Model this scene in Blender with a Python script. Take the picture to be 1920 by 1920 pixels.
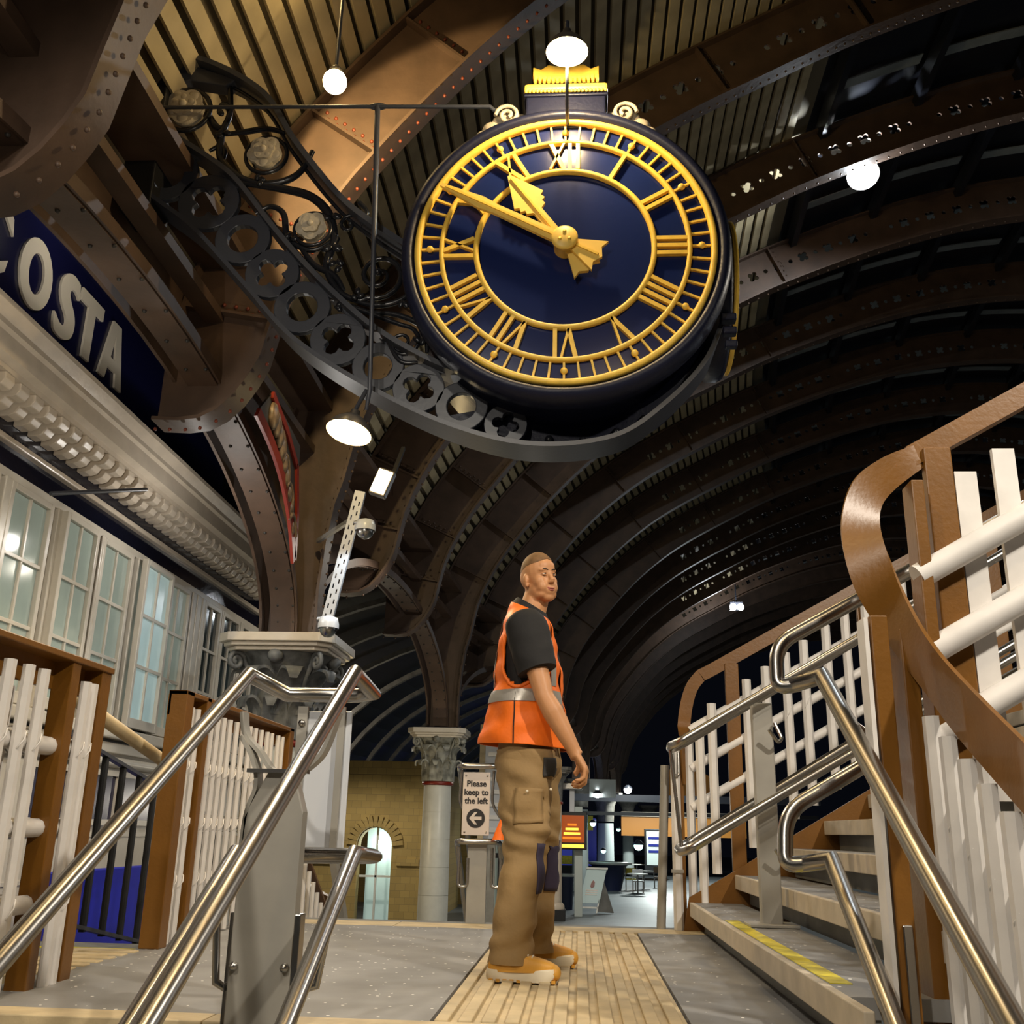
import bpy, bmesh, math, random
from math import sin, cos, pi, radians, sqrt, atan2, hypot
from mathutils import Vector, Matrix
from mathutils.geometry import tessellate_polygon
random.seed(7)
for o in list(bpy.data.objects): bpy.data.objects.remove(o)
SC = bpy.context.scene
COL = SC.collection

# ------------------------------------------------------------------ camera
# world: X to the right, Y along the platform, Z up; stair landing at z = 0, platform at z = -1.65
PSI, TH, RO = radians(4.0), radians(17.5), radians(1.3)
fw = Vector((-sin(PSI)*cos(TH), cos(PSI)*cos(TH), sin(TH)))
r0 = Vector((cos(PSI), sin(PSI), 0)); u0 = r0.cross(fw)
rr = r0*cos(RO)+u0*sin(RO); uu = u0*cos(RO)-r0*sin(RO)
cd = bpy.data.cameras.new('camera'); cd.sensor_width = 36; cd.lens = 36*1900/1920
cd.clip_start = .05; cd.clip_end = 400
cam = bpy.data.objects.new('camera', cd); COL.objects.link(cam)
M4 = Matrix((rr, uu, -fw)).transposed().to_4x4(); M4.translation = (0, 0, .575)
cam.matrix_world = M4
SC.camera = cam

# ------------------------------------------------------------------ world, lights, exposure
SC.view_settings.view_transform = 'Standard'
SC.view_settings.look = 'None'
SC.view_settings.gamma = 1
SC.view_settings.use_curve_mapping = False
SC.view_settings.exposure = 0.25
SC.cycles.max_bounces = 6; SC.cycles.diffuse_bounces = 3; SC.cycles.glossy_bounces = 3; SC.cycles.transmission_bounces = 3
W = bpy.data.worlds.new('night'); SC.world = W; W.use_nodes = True
bg = W.node_tree.nodes['Background']; bg.inputs[0].default_value = (.010, .012, .02, 1); bg.inputs[1].default_value = .15

def light(name, loc, power, col=(1, .78, .48), radius=.12, kind='POINT', target=None, size=100, blend=.4):
    l = bpy.data.lights.new(name, kind); l.energy = power; l.color = col; l.shadow_soft_size = radius
    if kind == 'SPOT': l.spot_size = radians(size); l.spot_blend = blend
    o = bpy.data.objects.new(name, l); COL.objects.link(o); o.location = loc
    if target is not None:
        d = Vector(target)-Vector(loc); o.rotation_euler = d.to_track_quat('-Z', 'Y').to_euler()
    return o
WARM = (1, .74, .40); WARMW = (1, .91, .77); COOL = (.86, .94, 1)
# unseen platform dome lamps, shaded above, behind and beside the camera, plus added fills
def dome(loc, power, col=WARMW, radius=.10, size=165): return light('platform_light', loc, power, col, radius, 'SPOT', (loc[0], loc[1], loc[2]-1), size, .35)
dome((3.6, 0.4, 4.9), 950); dome((4.6, 7.5, 5.4), 260); dome((-1.2, 1.0, 5.0), 240, WARMW)
light('platform_light', (-2.2, -2.0, 4.0), 480, WARMW, .14, 'SPOT', (0, 4.5, .5), 86, .35); dome((0.5, 0.2, 5.4), 110, WARM)  # the aimed spot is an added fill for landing and left side
light('platform_light', (-3.3, 8.7, 3.02), 20, (1, .95, .88), .06); light('platform_light', (-2.75, 4.6, 2.5), 60, WARMW, .08, 'SPOT', (-4.2, 6.6, 3.3), 95, .5); light('platform_light', (-.8, 11.0, 2.4), 70, WARMW, .1, 'SPOT', (-2.6, 13.6, 4.6), 75, .4); dome((-2.0, 13.0, 4.2), 60); dome((.5, 15.5, 4.5), 90)  # point and aimed spots are added to brighten cafe front and rib foot
light('platform_light', (9.0, 12.0, 3.6), 60, COOL, .2)  # added cool light over the track, brightens the roof glass
light('platform_light', (-1.2, 1.6, 2.2), 50, WARMW, .1, 'SPOT', (-2.8, 5.2, 4.6), 80, .5)  # added upward spot, brightens the nearest rib
# platform lamps further down the shed; bare points added to brighten second column
dome((1.0, 25, 3.2), 420); light('platform_light', (-4.0, 18.0, .4), 26, WARM, .1); light('platform_light', (-1.3, 17.2, .9), 40, WARMW, .1); dome((2.2, 37, 3.4), 480, (.92, 1, .96), .25); dome((4, 52, 3.6), 2000, (.92, 1, .96), .25); dome((-5.6, 22.5, 2.4), 330)
light('aisle_fill_light', (-7.0, 27, 2.6), 120, WARMW, .2)  # unseen fill added to bring out the aisle ribs
# ------------------------------------------------------------------ helpers
WL = {}                                             # world location of each root
def wl(o):
    p = Vector((0, 0, 0))
    while o is not None:
        p += Vector(WL.get(o.name, (0, 0, 0))); o = o.parent
    return p
def tag(o, label=None, cat=None, group=None, kind=None):
    if label: o['label'] = label
    if cat: o['category'] = cat
    if group: o['group'] = group
    if kind: o['kind'] = kind
    return o
def empty(name, loc, label=None, cat=None, group=None, kind=None):
    o = bpy.data.objects.new(name, None); COL.objects.link(o); o.location = loc; o.empty_display_size = .1
    WL[o.name] = tuple(loc)
    return tag(o, label, cat, group, kind)
def link_mesh(name, me, mat, parent=None):
    o = bpy.data.objects.new(name, me); COL.objects.link(o)
    if mat is not None and not me.materials: me.materials.append(mat)
    if parent is not None: o.parent = parent
    return o
def copy_tree(o, parent=None):
    c = o.copy(); COL.objects.link(c); c.parent = parent
    WL[c.name] = WL.get(o.name, (0, 0, 0))
    for ch in list(o.children): copy_tree(ch, c)
    return c

class B:
    """collects shapes into one mesh"""
    def __init__(s): s.v = []; s.f = []; s.sm = []
    def add(s, vs, fs, smooth=False):
        n = len(s.v); s.v += [tuple(p) for p in vs]
        for q in fs: s.f.append(tuple(i+n for i in q)); s.sm.append(smooth)
        return s
    def box(s, lo, hi):
        (a, b, c), (d, e, g) = lo, hi
        vs = [(a,b,c),(d,b,c),(d,e,c),(a,e,c),(a,b,g),(d,b,g),(d,e,g),(a,e,g)]
        return s.add(vs, [(3,2,1,0),(4,5,6,7),(0,1,5,4),(1,2,6,5),(2,3,7,6),(3,0,4,7)])
    def obox(s, c, ax, ay, az):
        """box from centre and three half-axis vectors"""
        c, ax, ay, az = map(Vector, (c, ax, ay, az))
        vs = [c+ax*i+ay*j+az*k for k in (-1,1) for i, j in ((-1,-1),(1,-1),(1,1),(-1,1))]
        return s.add(vs, [(3,2,1,0),(4,5,6,7),(0,1,5,4),(1,2,6,5),(2,3,7,6),(3,0,4,7)])
    def bar(s, a, b, w, h, up=(0, 0, 1)):
        """rectangular bar between two points; w across, h along up"""
        a, b, up = Vector(a), Vector(b), Vector(up); d = b-a; L = d.length; d.normalize()
        x = d.cross(up); x.normalize(); z = x.cross(d)
        return s.obox((a+b)/2, d*L/2, x*w/2, z*h/2)
    def tube(s, pts, r, seg=12, closed=False, cap=True, rs=None):
        pts = [Vector(p) for p in pts]; n = len(pts); rings = []
        if n < 2: return s
        t0 = (pts[1]-pts[0]).normalized()
        x = t0.orthogonal().normalized()
        for i, p in enumerate(pts):
            if closed: t = (pts[(i+1) % n]-pts[i-1]).normalized()
            elif i == 0: t = t0
            elif i == n-1: t = (pts[-1]-pts[-2]).normalized()
            else:
                t1 = (p-pts[i-1]).normalized(); t2 = (pts[i+1]-p).normalized(); t = (t1+t2).normalized()
            x = (x-t*x.dot(t)); x = x.normalized() if x.length > 1e-6 else t.orthogonal().normalized()
            y = t.cross(x); R = rs[i] if rs else r
            k = 1.0
            if not closed and 0 < i < n-1:
                cs = max(.35, t.dot((p-pts[i-1]).normalized())); k = 1/cs
            if k > 1.03:
                bdir = ((pts[i+1]-p).normalized()-(p-pts[i-1]).normalized()).normalized()
                ring = []
                for j in range(seg):
                    o = (x*cos(2*pi*j/seg)+y*sin(2*pi*j/seg))*R
                    ring.append(p+o+bdir*o.dot(bdir)*(k-1))
            else: ring = [p+(x*cos(2*pi*j/seg)+y*sin(2*pi*j/seg))*R for j in range(seg)]
            rings.append(ring)
        vs = [v for rg in rings for v in rg]; fs = []
        m = n if closed else n-1
        for i in range(m):
            a = i*seg; b = ((i+1) % n)*seg
            for j in range(seg): fs.append((a+j, a+(j+1) % seg, b+(j+1) % seg, b+j))
        s.add(vs, fs, True)
        if cap and not closed:
            s.add(rings[0], [tuple(reversed(range(seg)))]); s.add(rings[-1], [tuple(range(seg))])
        return s
    def lathe(s, prof, c=(0, 0, 0), seg=24, ax=(0, 0, 1), smooth=True, ph=0):
        """profile of (radius, height) turned about axis ax through c"""
        c = Vector(c); z = Vector(ax).normalized(); x = z.orthogonal().normalized(); y = z.cross(x)
        if abs(z.z) > .99: x, y = Vector((1, 0, 0)), Vector((0, 1, 0))*(1 if z.z > 0 else -1)
        vs = []; fs = []
        for r, h in prof:
            for j in range(seg):
                a = 2*pi*j/seg+ph; vs.append(c+z*h+(x*cos(a)+y*sin(a))*max(r, 1e-4))
        for i in range(len(prof)-1):
            for j in range(seg): fs.append((i*seg+j, i*seg+(j+1) % seg, (i+1)*seg+(j+1) % seg, (i+1)*seg+j))
        return s.add(vs, fs, smooth)
    def ball(s, c, r, seg=10, sc=(1, 1, 1), rot=None):
        vs = []; fs = []; nr = max(4, seg*2//3); c = Vector(c)
        for i in range(nr+1):
            t = pi*i/nr
            for j in range(seg):
                a = 2*pi*j/seg; p = Vector((sin(t)*cos(a)*sc[0], sin(t)*sin(a)*sc[1], cos(t)*sc[2]))*r
                vs.append(c+(rot @ p if rot else p))
        for i in range(nr):
            for j in range(seg): fs.append((i*seg+j, (i+1)*seg+j, (i+1)*seg+(j+1) % seg, i*seg+(j+1) % seg))
        return s.add(vs, fs, True)
    def plate(s, loops, th, o=(0, 0, 0), x=(1, 0, 0), y=(0, 0, 1)):
        """flat plate with holes: loops of 2D points mapped to o + u*x + v*y, thick along x cross y"""
        o, x, y = Vector(o), Vector(x), Vector(y); n = x.cross(y).normalized()
        L3 = [[Vector((a, b, 0)) for a, b in lp] for lp in loops]
        tris = tessellate_polygon(L3); flat = [p for lp in L3 for p in lp]; N = len(flat)
        vs = [o+x*p.x+y*p.y+n*th/2 for p in flat]+[o+x*p.x+y*p.y-n*th/2 for p in flat]; fs = []
        for t in tris:
            a, b, c = t
            cr = (flat[b]-flat[a]).cross(flat[c]-flat[a]).z
            if cr < 0: a, b, c = a, c, b
            fs += [(a, b, c), (N+c, N+b, N+a)]
        k = 0
        for lp in loops:
            m = len(lp)
            area = sum(lp[i][0]*lp[(i+1) % m][1]-lp[(i+1) % m][0]*lp[i][1] for i in range(m))
            for i in range(m):
                a, b = k+i, k+(i+1) % m
                q = (b, a, N+a, N+b)
                fs.append(q)
            k += m
        return s.add(vs, fs)
    def strip(s, pts, wv, th):
        """ribbon along pts; wv = list of half-width vectors; thickness th"""
        pts = [Vector(p) for p in pts]; wv = [Vector(w) for w in wv]; n = len(pts); vs = []; fs = []
        for i in range(n):
            t = (pts[min(i+1, n-1)]-pts[max(i-1, 0)]).normalized(); nn = t.cross(wv[i]).normalized()*th/2
            vs += [pts[i]-wv[i]-nn, pts[i]+wv[i]-nn, pts[i]+wv[i]+nn, pts[i]-wv[i]+nn]
        for j in range(4):                              # each long face keeps its own vertices so edges stay crisp
            e = []
            for i in range(n): e += [vs[i*4+j], vs[i*4+(j+1) % 4]]
            s.add(e, [(2*i, 2*i+1, 2*i+3, 2*i+2) for i in range(n-1)], n > 12)
        return s.add(vs[:4]+vs[-4:], [(3, 2, 1, 0), (4, 5, 6, 7)])
    def build(s, name, mat, parent=None, bevel=0, at=None, recalc=True):
        """link as one mesh object; at = own origin (for top-level things)"""
        off = wl(parent) if parent is not None else Vector(at or (0, 0, 0))
        me = bpy.data.meshes.new(name)
        me.from_pydata([(p[0]-off.x, p[1]-off.y, p[2]-off.z) for p in s.v], [], s.f)
        me.polygons.foreach_set('use_smooth', s.sm)
        if recalc:
            bm = bmesh.new(); bm.from_mesh(me); bmesh.ops.recalc_face_normals(bm, faces=bm.faces); bm.to_mesh(me); bm.free()
        me.update()
        o = link_mesh(name, me, mat, parent)
        if parent is None: o.location = off; WL[o.name] = tuple(off)
        if bevel:
            m = o.modifiers.new('bevel', 'BEVEL'); m.width = bevel; m.segments = 2; m.limit_method = 'ANGLE'
        return o

def arc(cx, cy, r, a0, a1, n): return [(cx+r*cos(a0+(a1-a0)*i/n), cy+r*sin(a0+(a1-a0)*i/n)) for i in range(n+1)]
def circle(cx, cy, r, n=12): return [(cx+r*cos(2*pi*i/n), cy+r*sin(2*pi*i/n)) for i in range(n)]
def quatrefoil(cx, cy, R, rot=0, lob=.42, n=5):
    pts = []
    for k in range(4):
        a = rot+k*pi/2; px, py = cx+R*.58*cos(a), cy+R*.58*sin(a)
        for i in range(n+1):
            t = a-2.0+4.0*i/n
            pts.append((px+R*lob*cos(t), py+R*lob*sin(t)))
    return pts
def spline(P, n=8):
    """Catmull-Rom through points of any dimension"""
    P = [Vector(p) for p in P]; out = []
    for i in range(len(P)-1):
        p0 = P[max(i-1, 0)]; p1 = P[i]; p2 = P[i+1]; p3 = P[min(i+2, len(P)-1)]
        for k in range(n):
            t = k/n
            out.append(.5*((2*p1)+(p2-p0)*t+(2*p0-5*p1+4*p2-p3)*t*t+(3*p1-p0-3*p2+p3)*t**3))
    out.append(P[-1]); return out
def text_mesh(name, txt, size, mat, origin, x, y, parent, extrude=.004, align='LEFT', spacing=1.0, bold=0.0):
    """flat lettering standing slightly proud of a surface"""
    cu = bpy.data.curves.new(name, 'FONT'); cu.body = txt; cu.size = size; cu.extrude = extrude; cu.align_x = align
    cu.space_character = spacing; cu.offset = bold; cu.resolution_u = 3
    t = bpy.data.objects.new(name, cu); COL.objects.link(t)
    dg = bpy.context.evaluated_depsgraph_get(); me = bpy.data.meshes.new_from_object(t.evaluated_get(dg))
    COL.objects.unlink(t); bpy.data.objects.remove(t); bpy.data.curves.remove(cu)
    x = Vector(x).normalized(); y = Vector(y).normalized(); z = x.cross(y)
    m = Matrix((x, y, z)).transposed().to_4x4(); m.translation = Vector(origin)-wl(parent)
    me.transform(m); me.materials.clear(); me.name = name
    return link_mesh(name, me, mat, parent)

# ------------------------------------------------------------------ materials
MT = {}
def mat(name, col, rough=.5, metal=0, noise=None, bump=None, coat=0, emit=None, estr=0, trans=0, alpha=None, spec=None, var=.0, nscale=6):
    m = bpy.data.materials.new(name); m.use_nodes = True; nt = m.node_tree; b = nt.nodes['Principled BSDF']
    b.inputs['Base Color'].default_value = (*col, 1); b.inputs['Roughness'].default_value = rough; b.inputs['Metallic'].default_value = metal
    if coat: b.inputs['Coat Weight'].default_value = coat; b.inputs['Coat Roughness'].default_value = .12
    if emit: b.inputs['Emission Color'].default_value = (*emit, 1); b.inputs['Emission Strength'].default_value = estr
    if trans: b.inputs['Transmission Weight'].default_value = trans
    if spec is not None: b.inputs['Specular IOR Level'].default_value = spec
    tc = nt.nodes.new('ShaderNodeTexCoord')
    if var:
        n = nt.nodes.new('ShaderNodeTexNoise'); n.inputs['Scale'].default_value = nscale; n.inputs['Detail'].default_value = 5
        nt.links.new(tc.outputs['Object'], n.inputs['Vector'])
        r = nt.nodes.new('ShaderNodeValToRGB')
        r.color_ramp.elements[0].position = .3; r.color_ramp.elements[1].position = .7
        r.color_ramp.elements[0].color = (*[c*(1-var) for c in col], 1); r.color_ramp.elements[1].color = (*[min(1, c*(1+var)) for c in col], 1)
        nt.links.new(n.outputs['Fac'], r.inputs['Fac']); nt.links.new(r.outputs['Color'], b.inputs['Base Color'])
    if bump:
        n2 = nt.nodes.new('ShaderNodeTexNoise'); n2.inputs['Scale'].default_value = bump[0]; n2.inputs['Detail'].default_value = 4
        nt.links.new(tc.outputs['Object'], n2.inputs['Vector'])
        bp = nt.nodes.new('ShaderNodeBump'); bp.inputs['Strength'].default_value = bump[1]; bp.inputs['Distance'].default_value = bump[2] if len(bump) > 2 else .01
        nt.links.new(n2.outputs['Fac'], bp.inputs['Height']); nt.links.new(bp.outputs['Normal'], b.inputs['Normal'])
    MT[name] = m; return m
mat('iron_brown', (.080, .047, .030), .55, bump=(14, .25), var=.25, nscale=3)
mat('iron_dark', (.030, .026, .022), .55, var=.3, nscale=3)
mat('iron_mid', (.072, .043, .029), .5, var=.3, nscale=3)
mat('iron_grey', (.17, .16, .14), .5, var=.3)
mat('rail_brown', (.175, .072, .008), .38, bump=(60, .25, .003), var=.10, nscale=8)
mat('rust', (.16, .03, .012), .5)
mat('black_gloss', (.014, .015, .019), .22, bump=(25, .3, .006))
mat('black_grey', (.042, .046, .060), .40, bump=(30, .2, .004))
mat('navy', (.008, .016, .080), .20, bump=(3, .04), spec=.35)
mat('navy_rim', (.007, .009, .026), .42, bump=(30, .4, .006), spec=.3)
mat('gold', (.86, .56, .08), .40, var=.12, nscale=14, bump=(40, .15, .004))
mat('gold_hand', (.86, .58, .12), .45, var=.06)
mat('board', (.40, .33, .20), .55, var=.18, nscale=2.5)
mat('board_back', (.13, .105, .065), .8)
mat('roof_dark', (.012, .013, .018), .35)
mat('roof_glass', (.20, .22, .22), .22, var=.25, nscale=1.5)
mat('white_paint', (.62, .57, .48), .3, bump=(18, .25, .006), var=.06, nscale=4)
mat('cornice_paint', (.58, .50, .40), .28, bump=(22, .3, .006), var=.08)
mat('picket_white', (.72, .685, .65), .45, var=.08, nscale=9)
mat('steel', (.40, .385, .365), .27, 1.0, bump=(90, .06, .002))
mat('steel_dull', (.36, .34, .30), .45, .35, var=.1)
mat('zinc', (.55, .55, .56), .4, .6)
mat('stone', (.52, .41, .24), .6, var=.18, nscale=7, bump=(30, .2))
mat('stone_step', (.50, .43, .33), .55, var=.15, nscale=9)
mat('concrete', (.17, .17, .16), .6, var=.2, nscale=4)
mat('platform', (.16, .18, .19), .45, var=.15, nscale=1.2)
mat('yellow', (.60, .50, .03), .5, var=.3, nscale=18)
mat('column_white', (.62, .63, .58), .35, var=.06)
mat('capital_grey', (.13, .13, .125), .5, var=.5, nscale=9)
mat('capital_stone', (.26, .26, .22), .45, var=.6, nscale=7)
mat('red', (.20, .018, .008), .4)
mat('crest', (.15, .10, .06), .45, var=.7, nscale=14)
mat('rose', (.46, .40, .30), .5, var=.1, nscale=20)
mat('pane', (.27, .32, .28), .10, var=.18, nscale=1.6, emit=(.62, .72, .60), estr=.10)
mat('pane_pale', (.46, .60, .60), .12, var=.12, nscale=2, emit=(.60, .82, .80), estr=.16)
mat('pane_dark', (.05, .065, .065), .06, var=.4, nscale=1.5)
mat('frieze_black', (.006, .007, .016), .12, bump=(20, .25, .004))
mat('sign_letter', (.80, .74, .62), .5)
mat('sign_navy', (.008, .009, .05), .22)
mat('blue', (.015, .02, .42), .4)
mat('black', (.008, .008, .009), .5)
mat('sign_white', (.62, .54, .48), .45)
mat('panel_pale', (.58, .60, .64), .3)
mat('panel_blue', (.30, .42, .50), .3)
mat('panel_beige', (.50, .42, .36), .3)
mat('text_black', (.015, .012, .012), .5)
mat('bulb_warm', (1, .8, .5), .5, emit=(1, .74, .36), estr=30)
mat('bulb_white', (1, 1, 1), .5, emit=(.95, .97, 1), estr=30)
mat('lamp_shade', (.10, .09, .08), .3, .3)
mat('shade_inside', (.8, .75, .65), .4)
mat('orange', (1.0, .175, .008), .55, var=.10, nscale=6, bump=(7, .5, .02))
mat('reflective', (.40, .37, .33), .35, .3, bump=(20, .2, .01))
mat('shirt', (.009, .008, .008), .8, bump=(12, .4, .01))
mat('trousers', (.30, .19, .078), .8, var=.12, nscale=5, bump=(9, .6, .02))
mat('trouser_dark', (.03, .028, .026), .8)
mat('knee_navy', (.03, .022, .05), .8)
mat('boot', (.62, .30, .035), .55, var=.12, nscale=16)
mat('sole', (.75, .66, .50), .6)
mat('skin', (.56, .265, .115), .5, var=.06, nscale=16)
mat('hair', (.17, .085, .03), .7, var=.2, nscale=60)
mat('lip', (.36, .10, .07), .45)
mat('eye_white', (.62, .58, .52), .3)
mat('iris', (.03, .025, .02), .2)
mat('brow', (.09, .05, .025), .8)
mat('teeth', (.6, .56, .5), .3)
mat('amber', (.2, .05, 0), .5, emit=(1, .22, .01), estr=1.0)
mat('amber_dim', (.1, .02, 0), .5, emit=(1, .16, .01), estr=.25)
mat('amber_bright', (.9, .5, .1), .5, emit=(1, .45, .03), estr=2.5)
mat('glow_blue', (.01, .015, .12), .3, emit=(.05, .07, .5), estr=.25)
mat('far_white', (.55, .62, .60), .4)
mat('board_sign', (.55, .74, .76), .4)
mat('bin', (.015, .02, .06), .4)
mat('led_teal', (.3, .8, .7), .4, emit=(.5, .95, .85), estr=6)
mat('wood', (.10, .05, .02), .6)
mat('orange_panel', (.55, .22, .03), .5)

def wrap_nodes(name, builder):
    m = MT[name]; builder(m.node_tree, m.node_tree.nodes['Principled BSDF'])
def brick_nodes(nt, b):
    tc = nt.nodes.new('ShaderNodeTexCoord'); mp = nt.nodes.new('ShaderNodeMapping'); mp.inputs['Rotation'].default_value = (radians(90), 0, 0)
    br = nt.nodes.new('ShaderNodeTexBrick'); br.inputs['Color1'].default_value = (.36, .25, .075, 1); br.inputs['Color2'].default_value = (.29, .20, .06, 1)
    br.inputs['Mortar'].default_value = (.20, .145, .055, 1); br.inputs['Scale'].default_value = 1; br.inputs['Mortar Size'].default_value = .004
    br.inputs['Brick Width'].default_value = .24; br.inputs['Row Height'].default_value = .16
    nt.links.new(tc.outputs['Object'], mp.inputs['Vector']); nt.links.new(mp.outputs['Vector'], br.inputs['Vector']); nt.links.new(br.outputs['Color'], b.inputs['Base Color'])
mat('brick', (.26, .18, .055), .8); wrap_nodes('brick', brick_nodes)
def sparkle(base, dark, name):
    """grey non-slip floor with bright mineral flecks"""
    m = mat(name, base, .55); nt = m.node_tree; b = nt.nodes['Principled BSDF']
    tc = nt.nodes.new('ShaderNodeTexCoord')
    n = nt.nodes.new('ShaderNodeTexNoise'); n.inputs['Scale'].default_value = 3; n.inputs['Detail'].default_value = 8
    r = nt.nodes.new('ShaderNodeValToRGB'); r.color_ramp.elements[0].color = (*dark, 1); r.color_ramp.elements[1].color = (*base, 1)
    r.color_ramp.elements[0].position = .35; r.color_ramp.elements[1].position = .65
    vo = nt.nodes.new('ShaderNodeTexVoronoi'); vo.inputs['Scale'].default_value = 26
    lt = nt.nodes.new('ShaderNodeMath'); lt.operation = 'LESS_THAN'; lt.inputs[1].default_value = .16
    wn = nt.nodes.new('ShaderNodeSeparateColor')
    g = nt.nodes.new('ShaderNodeMath'); g.operation = 'GREATER_THAN'; g.inputs[1].default_value = .70
    mu = nt.nodes.new('ShaderNodeMath'); mu.operation = 'MULTIPLY'
    mx = nt.nodes.new('ShaderNodeMix'); mx.data_type = 'RGBA'; mx.inputs[7].default_value = (.95, .93, .88, 1)
    nt.links.new(tc.outputs['Object'], n.inputs['Vector']); nt.links.new(tc.outputs['Object'], vo.inputs['Vector'])
    nt.links.new(n.outputs['Fac'], r.inputs['Fac']); nt.links.new(vo.outputs['Distance'], lt.inputs[0])
    nt.links.new(vo.outputs['Color'], wn.inputs['Color']); nt.links.new(wn.outputs['Red'], g.inputs[0])
    nt.links.new(lt.outputs[0], mu.inputs[0]); nt.links.new(g.outputs[0], mu.inputs[1]); nt.links.new(mu.outputs[0], mx.inputs[0])
    nt.links.new(r.outputs['Color'], mx.inputs[6]); nt.links.new(mx.outputs[2], b.inputs['Base Color'])
sparkle((.26, .255, .25), (.19, .185, .18), 'landing_grey')
# ------------------------------------------------------------------ floors and landing
PZ = -1.65
def struct(name, b, m, parent=None, label=None, bevel=0, at=None):
    o = b.build(name, MT[m], parent, bevel, at)
    if parent is None: tag(o, label, kind='structure')
    return o
pf = B().box((-25, -6, PZ-.3), (30, 120, PZ))
struct('floor', pf, 'platform', label='grey platform floor running back under the shed')

land = empty('floor', (-.6, 5.2, 0), 'raised stair landing with grey fleck surface', kind='structure')
B().box((-2.12, 3.50, -.22), (-.47, 6.72, 0)).build('paving', MT['landing_grey'], land)
B().box((.36, 3.50, -.22), (.79, 6.72, 0)).build('paving', MT['landing_grey'], land)
B().box((-.463, 3.50, -.22), (.353, 6.72, -.008)).build('paving', MT['stone'], land)
for a, b_ in ((3.36, 3.50), (6.72, 7.02)):
    x = -2.12
    while x < .79:
        x1 = min(x+.97, .79); B().box((x, a, -.2), (x1-.004, b_-.003, .002)).build('nosing_stone', MT['stone'], land, .004); x = x1
B().box((-2.12, 7.023, -.2), (.79, 7.20, -.003)).build('kerb', MT['concrete'], land)
for k in range(11):                                # raised ribs of the corduroy paving
    x = -.455+k*.0745
    B().box((x, 3.502, -.01), (x+.044, 6.718, .006)).build('tactile_rib', MT['stone'], land, .004)
for k in range(7):
    y = 4.22+k*.125
    B().box((-2.38, y, -.01), (-2.06, y+.07, .006)).build('tactile_rib', MT['stone'], land, .004)
B().box((-2.4, 4.16, -.2), (-2.125, 5.12, 0)).build('paving', MT['stone'], land)
B().box((-2.1, 3.5, PZ), (.75, 7.1, -.23)).build('landing_wall', MT['concrete'], land)

# flight down towards the camera and flight down on the far side
for nm, y0, sgn, lab in (('stair_flight', 3.36, -1, 'flight of stone steps leading down in the foreground'), ('stair_flight', 7.2, 1, 'flight of stone steps leading down behind the landing')):
    st = empty(nm, (-.6, y0+sgn*1.4, PZ), lab, 'stairs', None)
    for k in range(1, 10):
        z = -k*.165; ya, yb = sorted((y0+sgn*(k-1)*.29, y0+sgn*k*.29))
        B().box((-2.1, ya, PZ), (.75, yb, z)).build('step', MT['concrete'], st)
        e = yb if sgn > 0 else ya
        B().box((-2.1, e-.03, z-.04), (.75, e+.03, z+.004)).build('nosing', MT['stone'], st)

# flight going up on the right: treads with cream nosing over a recessed riser
up = empty('stair_flight', (1.6, 5.0, 0), 'open stone steps rising to the right beside the landing', 'stairs')
NS = 9
for k in range(1, NS+1):
    x = .70+.29*(k-1); z = .17*k
    o = B().box((x+.025, 3.05, z-.055), (x+.33, 6.93, z)).build('tread', MT['landing_grey'], up)
    B().box((x, 3.05 if k > 1 else 2.80, z-.082), (x+.028, 6.93, z+.002)).build('nosing', MT['stone_step'], up, .004)
    B().box((x+.085, 3.06, z-.17), (x+.11, 6.9, z-.055)).build('riser', MT['concrete'], up)
B().box((.735, 3.3, .1685), (.80, 5.55, .1725)).build('nosing_stripe', MT['yellow'], up)
tag(up.children[-1], 'worn yellow edge stripe')
# side stringers, sawtooth plates
def stringer(y):
    pts = [(.72, -.1)]
    for k in range(1, NS+1): pts += [(.70+.29*(k-1)+.03, .17*k+.02), (.70+.29*k+.03, .17*k+.13)]
    pts += [(.72+.29*NS, .17*NS-.45), (1.35, -.1)]
    return pts
so = [(.66, .0), (.70, .20), (.95, .34)]+[(.95+.29*k, .34+.17*k) for k in range(1, NS)]+[(.95+.29*(NS-1), .17*NS-.35), (1.2, 0)]
for y in (6.95, 3.02): B().plate([so if y > 5 else [(1.0, .30), (1.24, .51)]+so[4:-1]+[(1.5, .2)]], .02, (0, y, 0)).build('stringer', MT['rail_brown'], up)
B().box((3.3, 3.05, 1.3), (9, 6.95, 1.5)).build('bridge_deck', MT['concrete'], up)

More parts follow.
